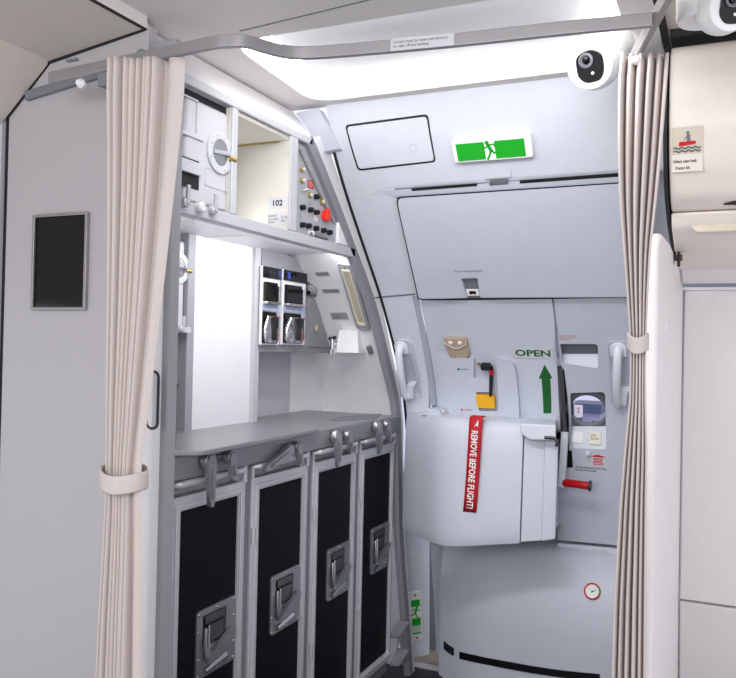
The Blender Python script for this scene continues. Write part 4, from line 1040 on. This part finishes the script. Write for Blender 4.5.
m4 = PY(p.x, 1.3995, p.z); obj('handle_rim', MB().ring(rrect(.034, .13, .016), rrect(.022, .118, .010), 0, .004, m4), 'black', fh, bevel=.001); obj('handle_plate', MB().prism(rrect(.024, .12, .010), 0, .002, m4), 'galley_grey_light', fh)

# curtain rails
def sweep(path, hw, hh, z, bev=.002):
    mb = MB(); P = [Vector(p) for p in path]; vs = []; n_ = len(P)
    for i in range(n_):
        t = (P[min(i+1, n_-1)]-P[max(i-1, 0)]).normalized(); q_ = Vector((-t.y, t.x))
        for a_, b_ in ((-1, -1), (1, -1), (1, 1), (-1, 1)): vs.append((P[i].x+q_.x*hw*a_, P[i].y+q_.y*hw*a_, z+hh*b_))
    fs = [(4*i+k, 4*i+(k+1) % 4, 4*i+4+(k+1) % 4, 4*i+4+k) for i in range(n_-1) for k in range(4)] + [(3,2,1,0), tuple(4*(n_-1)+k for k in range(4))]
    return mb.add(vs, fs)
def spline(K, m=8):
    out = []; K = [Vector(k) for k in K]
    for i in range(len(K)-1):
        a_, b_, c_, d_ = K[max(i-1, 0)], K[i], K[i+1], K[min(i+2, len(K)-1)]
        for j in range(m):
            t = j/m; out.append(.5*((2*b_)+(-a_+c_)*t+(2*a_-5*b_+4*c_-d_)*t*t+(-a_+3*b_-3*c_+d_)*t**3))
    return out+[K[-1]]
RZ = 1.86
cen = [(50,78),(130,61),(205,44.5),(228,41.5),(246,41.5),(262,46),(278,50.5),(300,53),(340,51),(450,41),(560,29),(653,20)]
path = spline([tuple(hZ(x, y, RZ).xy) for x, y in cen], 6)
ra = thing('curtain_rail', (path[0].x, path[0].y, RZ), 'grey metal curtain rail with an S-bend crossing overhead from left wall to right', 'curtain rail')
obj('rail', sweep(path, .006, .0118, RZ), 'rail_metal', ra, bevel=.002)
a_ = hZ(92, 78, RZ-.03)
obj('wall_bracket', MB().box((a_.x-.004, a_.y+.02, RZ-.04), (a_.x+.045, a_.y+.024, RZ-.012)).box((a_.x-.004, a_.y+.022, RZ-.04), (a_.x+.045, 1.40, RZ-.036)), 'galley_dark', ra, bevel=.001)
a_ = hZ(86, 76, RZ); obj('rail_glider', MB().lathe([(.009, 0), (.011, .008), (.006, .016)], 12, PY(a_.x, a_.y-.007, RZ-.008-.012)), 'white_plastic', ra)
a_ = hZ(72, 68, RZ); obj('rail_hook', MB().box((a_.x-.014, a_.y-.004, RZ+.014), (a_.x+.014, a_.y+.004, RZ+.019)), 'galley_dark', ra)
obj('rail_end_stop', MB().prism(circ(.012, 14), 0, .006, PY(a_.x+.13, 1.30, RZ+.03)), 'galley_dark', ra)
# placard on rail
i0 = hZ(392, 47, RZ); i1 = hZ(455, 41, RZ); dv = (i1-i0); r_ = dv.normalized(); n_ = Vector((r_.y, -r_.x, 0)); mR = Matrix.Translation((i0+i1)/2+n_*.0092) @ Matrix((r_, Vector((0,0,1)), n_)).transposed().to_4x4()
pl = obj('rail_placard', MB().box((-dv.length/2, -.0112, -.003), (dv.length/2, .0112, .0006), mR), 'placard', ra)
text('lettering', 'Curtain must be open and secured\nfor take off and landing', mR @ Matrix.Translation((-.004, 0, .001)), dv.length*.86, .015, 'ink', pl)
rb = thing('curtain_rail', hZ(650, 20, RZ+.012), 'short angled grey rail carrying the right curtain towards the camera', 'curtain rail')
pth = [tuple(hZ(x, y, RZ+.005).xy) for x, y in ((634, 58), (652, 25), (668, -5))]; d_ = Vector(pth[2])-Vector(pth[1]); pth.append(tuple(Vector(pth[2])+d_*2))
obj('rail', sweep(pth, .006, .0145, RZ+.006), 'rail_metal', rb, bevel=.002)
a_ = hZ(640, 52, RZ); obj('rail_glider', MB().lathe([(.007, 0), (.009, .012), (.005, .02)], 12, PY(a_.x-.004, a_.y-.006, RZ-.02)), 'white_plastic', rb)

# curtains
def curtain(name, levels, Yb, pleat, amp, label, tie, label_tie, flat=None, nu=150, ph=0):
    """levels: (py, left px, right px, amplitude factor)"""
    root = thing(name, (0, 0, 0), label, 'curtain')
    zmin = .03
    rows = []
    for a_, b_ in zip(levels, levels[1:]):
        n_ = max(2, int(abs(b_[0]-a_[0])/10))
        for k_ in range(n_):
            t = k_/n_; rows.append([a_[j]+(b_[j]-a_[j])*t for j in range(4)])
    rows.append(list(levels[-1]))
    # smooth edges
    for _ in range(2):
        for j in (1, 2, 3):
            old = [r_[j] for r_ in rows]
            for i in range(1, len(rows)-1): rows[i][j] = (old[i-1]+2*old[i]+old[i+1])/4
    vs = []
    for ri, (py, xl, xr, af) in enumerate(rows):
        pl_, pr_ = hY(xl, py, Yb), hY(xr, py, Yb)
        for k_ in range(nu+1):
            u_ = k_/nu
            yo, xo = pleat(u_, ri/len(rows), af)
            p_ = pl_.lerp(pr_, u_); vs.append((p_.x+xo*(pr_.x-pl_.x), p_.y+yo*amp, pl_.z+(pr_.z-pl_.z)*u_))
    R_ = len(rows); fs = [(i*(nu+1)+k_, i*(nu+1)+k_+1, (i+1)*(nu+1)+k_+1, (i+1)*(nu+1)+k_) for i in range(R_-1) for k_ in range(nu)]
    xs = [v[0] for v in vs]; root.location = ((min(xs)+max(xs))/2, Yb, min(v[2] for v in vs))
    o = obj('fabric', MB().add(vs, fs), 'curtain', root, angle=180); s_ = o.modifiers.new('sol', 'SOLIDIFY'); s_.thickness = .002; s_.offset = 0
    # tieback
    t0, t1, xl, xr = tie
    mb = MB(); N_ = 28; hs = (0, .12, .5, .88, 1); vs = []
    for h_ in hs:
        py = t0[0]+(t1-t0[0])*h_
        for k_ in range(N_):
            a_ = 6.28318*k_/N_; fx_ = math.cos(a_); bulge = 1+.03*math.sin(h_*3.14)
            px = (xl+xr)/2+(xr-xl)/2*fx_*bulge; dy = t0[1]*(fx_)*.5 + 5*(1-abs(fx_)**2)*(1 if math.sin(a_) < 0 else -.6)
            p_ = hY(px, py+dy, Yb); vs.append((p_.x, Yb+math.sin(a_)*(amp*1.25+.008), p_.z))
    fs = [(i*N_+k_, i*N_+(k_+1) % N_, (i+1)*N_+(k_+1) % N_, (i+1)*N_+k_) for i in range(len(hs)-1) for k_ in range(N_)]
    o = obj('tieback', MB().add(vs, fs), 'curtain', root, angle=80); s_ = o.modifiers.new('sol', 'SOLIDIFY'); s_.thickness = .003; s_.offset = 1
    return root
def tri(x):                                           # rounded zigzag
    s = math.sin(x); return (abs(s)**.7)*(1 if s > 0 else -1)
def pleatL(u, v, af):
    if u < .70:
        f = u/.70; f = f+.020*math.sin(f*14.5)+.012*math.sin(f*33); x = f*8.2*6.28318+.6
        return (tri(x)*af*(.75+.25*math.sin(f*9)), .010*math.cos(x)*af)
    f = (u-.70)/.30
    base = tri(.70/.70*8.2*6.28318+.6)
    return ((base*(1-f)**2 - .9*math.sin(f*math.pi)*.6 - .3)*af, 0)
curtain('curtain', [(60,113,188,1),(90,112,187,1),(150,113,181.5,1),(200,113,176,.95),(300,112,164.5,.85),(400,110,152,.7),(455,109,144,.55),(480,108.5,141.5,.5),(505,108,143,.55),(560,106,144,.7),(620,103,144,.8),(680,101,144,.9),(800,97,145,1),(930,94,146,1)],
        1.226, pleatL, .024, 'tall pale beige pleated curtain at the left, in front of the galley side wall', ((468, 8), 486, 106, 142.5), None)
def pleatR(u, v, af):
    x = u*5.6*6.28318+1.2+.7*math.sin(u*7)
    return (tri(x)*af*(.8+.2*math.cos(u*11)), .012*math.cos(x)*af)
curtain('curtain', [(56,619.5,669,1),(80,617,667.5,1),(150,617,662,1),(200,618.5,657,.95),(250,623,651,.85),(300,627,648,.7),(340,630,646.5,.55),(356,630,646,.5),(400,629.5,646,.6),(450,624,647.5,.75),(500,619.5,647,.85),(600,613.5,646.5,.95),(680,611,646,1),(800,607,646,1),(900,604,646,1)],
        1.56, pleatR, .024, 'pale beige pleated curtain at the right, in front of the white partition', ((333, 2), 349, 629, 647), None)

# ================================================================== RIGHT SIDE
pt_pts = [(1.735, 0), (1.735, 1.50), (1.76, 1.54), (1.83, 1.558), (2.0, 1.562), (2.28, 1.555), (2.60, 1.50), (2.80, 1.15), (2.93, .6), (3.0, 0)]
mb = MB().prism(pt_pts, -.186, -.143, MG)
pw = obj('wall_right', mb, 'partition', bevel=.012, seg=3); pw['kind'] = 'structure'
c = hX(663.5, 324, -.149); obj('wall_stud', MB().box((-.01, -.004, 0), (.01, .004, .004), PX(-.143, c.y, c.z)).box((-.006, -.012, 0), (-.002, .004, .004), PX(-.143, c.y, c.z)), 'aluminium', pw)
# sidewall panels beyond the partition
sw_ = obj('wall_back_cabin', MB().add([(-.150, 2.70, 0), (.6, 2.70, 0), (.6, 2.62, .60), (-.150, 2.62, .60), (-.150, 2.74, 0), (.6, 2.74, 0), (.6, 2.66, .60), (-.150, 2.66, .60)], [(0,1,2,3),(7,6,5,4),(0,1,5,4),(1,2,6,5),(2,3,7,6),(3,0,4,7)]), 'sidewall')
sw_['kind'] = 'structure'
YS = 2.55
zs = hY(710, 604, 2.6).z; zu = hY(710, 289, YS).z
def slabY(name, y_lo, y_hi, z0, z1, m, x0=-.139, x1=.6, th=.03, bev=.004):
    o = obj(name, MB().add([(x0, y_lo, z0), (x1, y_lo, z0), (x1, y_hi, z1), (x0, y_hi, z1), (x0, y_lo+th, z0), (x1, y_lo+th, z0), (x1, y_hi+th, z1), (x0, y_hi+th, z1)],
        [(0,1,2,3),(7,6,5,4),(0,1,5,4),(1,2,6,5),(2,3,7,6),(3,0,4,7)]), m, bevel=bev); o['kind'] = 'structure'; return o
bpy.data.objects.remove(sw_)
slabY('wall_back_lower_cabin', 2.70, 2.60, 0, zs-.004, 'sidewall')
slabY('wall_back_cabin', 2.60, YS, zs+.002, zu-.003, 'sidewall')
obj('trim_11', MB().box((-.148, YS-.005, zu-.004), (.6, YS+.03, zu+.006)), 'aluminium', bevel=.001)['kind'] = 'structure'
slabY('wall_back_upper_cabin', 2.42, 2.30, zu+.008, 1.60, 'sidewall')
z1_ = hY(700, 250, 2.36).z
# overhead bin
binp = [(2.30, 2.012), (1.93, 1.995), (1.905, 1.97), (1.89, 1.90), (1.90, 1.80), (1.93, 1.72), (1.975, 1.66), (2.03, 1.635), (2.3, 1.63)]
def shiftbin(P, d_): return [(y-d_, z) for y, z in P]
ob = thing('overhead_bin', (.22, 2.1, 1.63), 'cream overhead stowage bin with a raft pictogram sticker at the upper right', 'overhead bin')
B2 = rpoly(binp, .02)
obj('bin_door', MB().prism(B2, -.143, .6, MG), 'bin', ob, bevel=.004, angle=60)
def on_bin(px, py):
    best = None; d_ = ray(px, py)
    for (ya_, za_), (yb_, zb2) in zip(B2, B2[1:]):
        # intersect ray with strip
        ed_ = Vector((0, yb_-ya_, zb2-za_)); nn_ = Vector((1,0,0)).cross(ed_)
        den = d_.dot(nn_)
        if abs(den) < 1e-9: continue
        t = (Vector((0, ya_, za_))-CAM).dot(nn_)/den; p_ = CAM+d_*t
        s_ = (p_-Vector((p_.x, ya_, za_))).dot(ed_)/ed_.length_squared
        if 0 <= s_ <= 1 and t > 0 and (best is None or t < best[2]):
            n2 = nn_.normalized(); n2 = n2 if n2.y < 0 else -n2; best = (p_, n2, t)
    return best[:2]
p_, n_ = on_bin(687, 149); mS = frame_n(p_+n_*.001, n_)
a_ = on_bin(671, 150)[0]; b_ = on_bin(702.5, 147)[0]; ws = (b_-a_).length; a_ = on_bin(687, 127)[0]; b_ = on_bin(687, 172)[0]; hs_ = (b_-a_).length
stk = obj('sticker', MB().prism(rrect(ws, hs_*1.0, .002), 0, .0006, mS), 'bin', ob)
pc = obj('picture_card', MB().prism(rrect(ws*.96, hs_*.60, .001), .0006, .001, mS @ Matrix.Translation((0, hs_*.19, 0))), 'tan_card', stk)
mp = mS @ Matrix.Translation((0, hs_*.19, .001))
mb = MB()
for yy in (-.16, -.23): mb.stroke([(ws*(-.42+.84*i/24), hs_*(yy+.018*math.sin(i*1.05))) for i in range(25)], hs_*.035, 0, .0005, mp)
mb.prism(circ(ws*.055, 12, ws*.03, hs_*.17), 0, .0006, mp); mb.stroke([(ws*.04, hs_*.11), (ws*.06, -hs_*.02)], ws*.11, 0, .0006, mp); mb.stroke([(ws*.0, hs_*.09), (-ws*.09, hs_*.02)], ws*.03, 0, .0006, mp)
obj('figure_and_waves', mb, 'ink_grey', stk, smooth=False)
obj('raft', MB().prism(rpoly([(-ws*.24, -hs_*.02), (-ws*.27, -hs_*.12), (ws*.28, -hs_*.09), (ws*.28, -hs_*.015)], .003), .0002, .0009, mp), 'red', stk, smooth=False)
text('lettering', 'Infant seat belt', mS @ Matrix.Translation((-ws*.06, -hs_*.26, .001)), ws*.74, hs_*.075, 'ink', stk, bold=.02)
text('lettering', 'Demo kit', mS @ Matrix.Translation((-ws*.14, -hs_*.41, .001)), ws*.46, hs_*.075, 'ink', stk, bold=.02)
p_, n_ = on_bin(733, 202); obj('bin_latch', MB().prism([(-.02, -.004), (.03, -.01), (.03, .006), (0, .004)], 0, .004, frame_n(p_, n_)), 'black', ob)
obj('trim_12', MB().prism(rpoly(shiftbin([(y, z+.0) for y, z in binp[:-2]], .012)+[(2.06, 1.61), (2.16, 1.58), (2.28, 1.565), (2.32, 1.60)], .015), -.154, -.146, MG), 'gasket')['kind'] = 'structure'
obj('trim_13', MB().box((-.145, 1.915, 2.012), (.6, 2.0, slabz)), 'gasket')['kind'] = 'structure'
# passenger service unit under the bin
ps = thing('service_unit', (.2, 2.1, 1.56), 'cream moulded panel with rounded recess below the overhead bin', 'service panel')
mb = MB().prism(rpoly([(2.02, 1.634), (2.05, 1.60), (2.16, 1.560), (2.30, 1.535), (2.36, 1.53), (2.36, 1.634)], .012), -.143, .6, MG)
obj('panel_body', mb, 'bin', ps, bevel=.004, angle=60)
a_ = hY(692, 214, 2.06)
obj('rounded_recess', MB().prism(rrect(.25, .05, .022), 0, .012, Matrix.Translation((hY(692,214,2.06).x+.125, 2.060, 1.607)) @ Matrix.Rotation(math.radians(68), 4, 'X')), 'tan_card', ps, bevel=.004)
c = hX(682, 262, -.14); obj('cable_clip', MB().box((-.142, 2.16, 1.535), (-.125, 2.18, 1.55)).tube([(-.140, 2.12, 1.55), (-.146, 2.15, 1.525)], .004, 8).tube([(-.13, 2.12, 1.55), (-.132, 2.15, 1.52)], .004, 8), 'black', ps)

# ================================================================== CAMERAS
def dome_camera(center, look, R, label, base):
    t = thing('security_camera', base, label, 'camera')
    c = Vector(center); b_ = Vector(base)
    ax = (b_-c).normalized()
    mB = frame_n(b_, -ax) if abs(ax.z) < .95 else Matrix.Translation(b_) @ Matrix.Rotation(math.pi, 4, 'X')
    h_ = (b_-c).length
    obj('mount_base', MB().lathe([(R*1.12, 0), (R*1.12, R*.25), (R*1.0, R*.45), (R*.98, h_), (R*.9, h_+R*.15)], 32, mB), 'white_plastic', t, angle=50)
    l = (Vector(look)-c).normalized(); mL = frame_n(c, l)
    prof = [(R*math.cos(a), R*math.sin(a)) for a in [math.radians(-85+ k_*10) for k_ in range(13)]]+[(R*.90, R*.66), (R*.86, R*.72), (R*.80, R*.72)]
    hd = obj('camera_head', MB().lathe(prof, 32, mL), 'white_plastic', t, angle=50)
    fp = obj('face_plate', MB().prism(rpoly([(-R*.48, -R*.36), (-R*.18, -R*.64), (R*.42, -R*.58), (R*.58, -R*.18), (R*.54, R*.40), (R*.08, R*.62), (-R*.52, R*.42)], R*.28), R*.70, R*.78, mL), 'black_gloss', t, bevel=R*.03)
    obj('lens', MB().lathe([(R*.28, R*.78), (R*.28, R*.86), (R*.22, R*.88), (R*.24, R*.80), (R*.02, R*.80)], 24, mL @ Matrix.Translation((-R*.08, R*.22, 0))), 'galley_dark', fp)
    obj('lens_glass', MB().lathe([(R*.16, R*.80), (R*.12, R*.86), (R*.02, R*.88)], 20, mL @ Matrix.Translation((-R*.08, R*.22, 0))), 'black_gloss', fp)
    obj('sensor', MB().lathe([(R*.06, R*.78), (R*.06, R*.80), (R*.02, R*.81)], 12, mL @ Matrix.Translation((R*.12, -R*.28, 0))), 'white_plastic', fp)
c1 = hY(595, 64, 1.86); dome_camera(c1, c1+Vector((-.16, -1, -.42)), .058, 'white dome security camera hanging from the ceiling above the door', (c1.x+.02, c1.y+.03, CZ))
c2 = hY(722, 8, 1.45); dome_camera(c2, c2+Vector((.5, -.8, -.3)), .044, 'white dome security camera cropped at the top right over the stowage bin', (c2.x-.03, c2.y+.02, slabz))

# ================================================================== OUTSIDE, SEEN THROUGH THE WINDOW
obj('ground_outside', MB().box((-60, 3.6, -3.3), (40, 160, -3.2)), 'apron')['kind'] = 'structure'
def outbox(name, px, py0, py1, dist, wpx, depth, m, label=None, cat=None):
    a_, b_ = hY(px-wpx/2, py1, dist), hY(px+wpx/2, py0, dist)
    return a_, b_
a_, b_ = hY(572, 414, 45), hY(600, 404.5, 45)
tb = thing('terminal_building', ((a_.x+b_.x)/2, 48, -3.2), 'long blue-grey airport building seen through the round door window', 'building')
obj('building_body', MB().box((a_.x, 45, -3.2), (b_.x, 48, a_.z+ (b_.z-a_.z)*.25)), 'terminal_wall', tb)
obj('building_roof', MB().box((a_.x-.2, 44.8, a_.z+(b_.z-a_.z)*.15), (b_.x+.1, 48.2, b_.z)), 'terminal_roof', tb)
a_, b_ = hY(573, 414.5, 30), hY(580.5, 406, 30)
tk = thing('apron_truck', ((a_.x+b_.x)/2, 31, -3.2), 'white high-loader truck with orange marks seen through the door window', 'truck')
obj('box_body', MB().box((a_.x, 30, a_.z-.1), (b_.x, 30.5, b_.z)), 'truck_white', tk); w3 = (b_.x-a_.x)
for k_ in range(2): obj('orange_mark', MB().box((a_.x+w3*(.62), 29.96, a_.z+(b_.z-a_.z)*(.2+.4*k_)), (a_.x+w3*.85, 30, a_.z+(b_.z-a_.z)*(.4+.4*k_))), 'truck_orange', tk)
obj('chassis', MB().box((a_.x, 30, -2.7), (b_.x, 30.5, a_.z-.1)), 'truck_dark', tk)
for k_ in range(2): obj('wheel', MB().tube([(a_.x+.3+k_*max(.4, w3-.7), 29.95, -2.8), (a_.x+.3+k_*max(.4, w3-.7), 30.3, -2.8)], .4, 14), 'black', tk)
for px, Y_, m, l in ((581, 37, 'truck_dark', 'dark baggage tug on the apron seen low in the door window'), (595, 39, 'vehicle_grey', 'grey baggage cart on the apron low in the door window')):
    p = hY(px, 420, Y_); v = thing('apron_vehicle', (p.x, Y_, -3.2), l, 'vehicle'); s_ = .3
    obj('vehicle_body', MB().box((p.x-s_, Y_, -2.9), (p.x+s_, Y_+1.4, -2.25)).box((p.x-s_*.6, Y_+.2, -2.25), (p.x+s_*.5, Y_+.9, -1.95)), m, v, bevel=.03)
    for k_ in (-.6, .6): obj('wheel', MB().tube([(p.x+s_*k_, Y_-.02, -2.9), (p.x+s_*k_, Y_+.12, -2.9)], .16, 12), 'black', v)
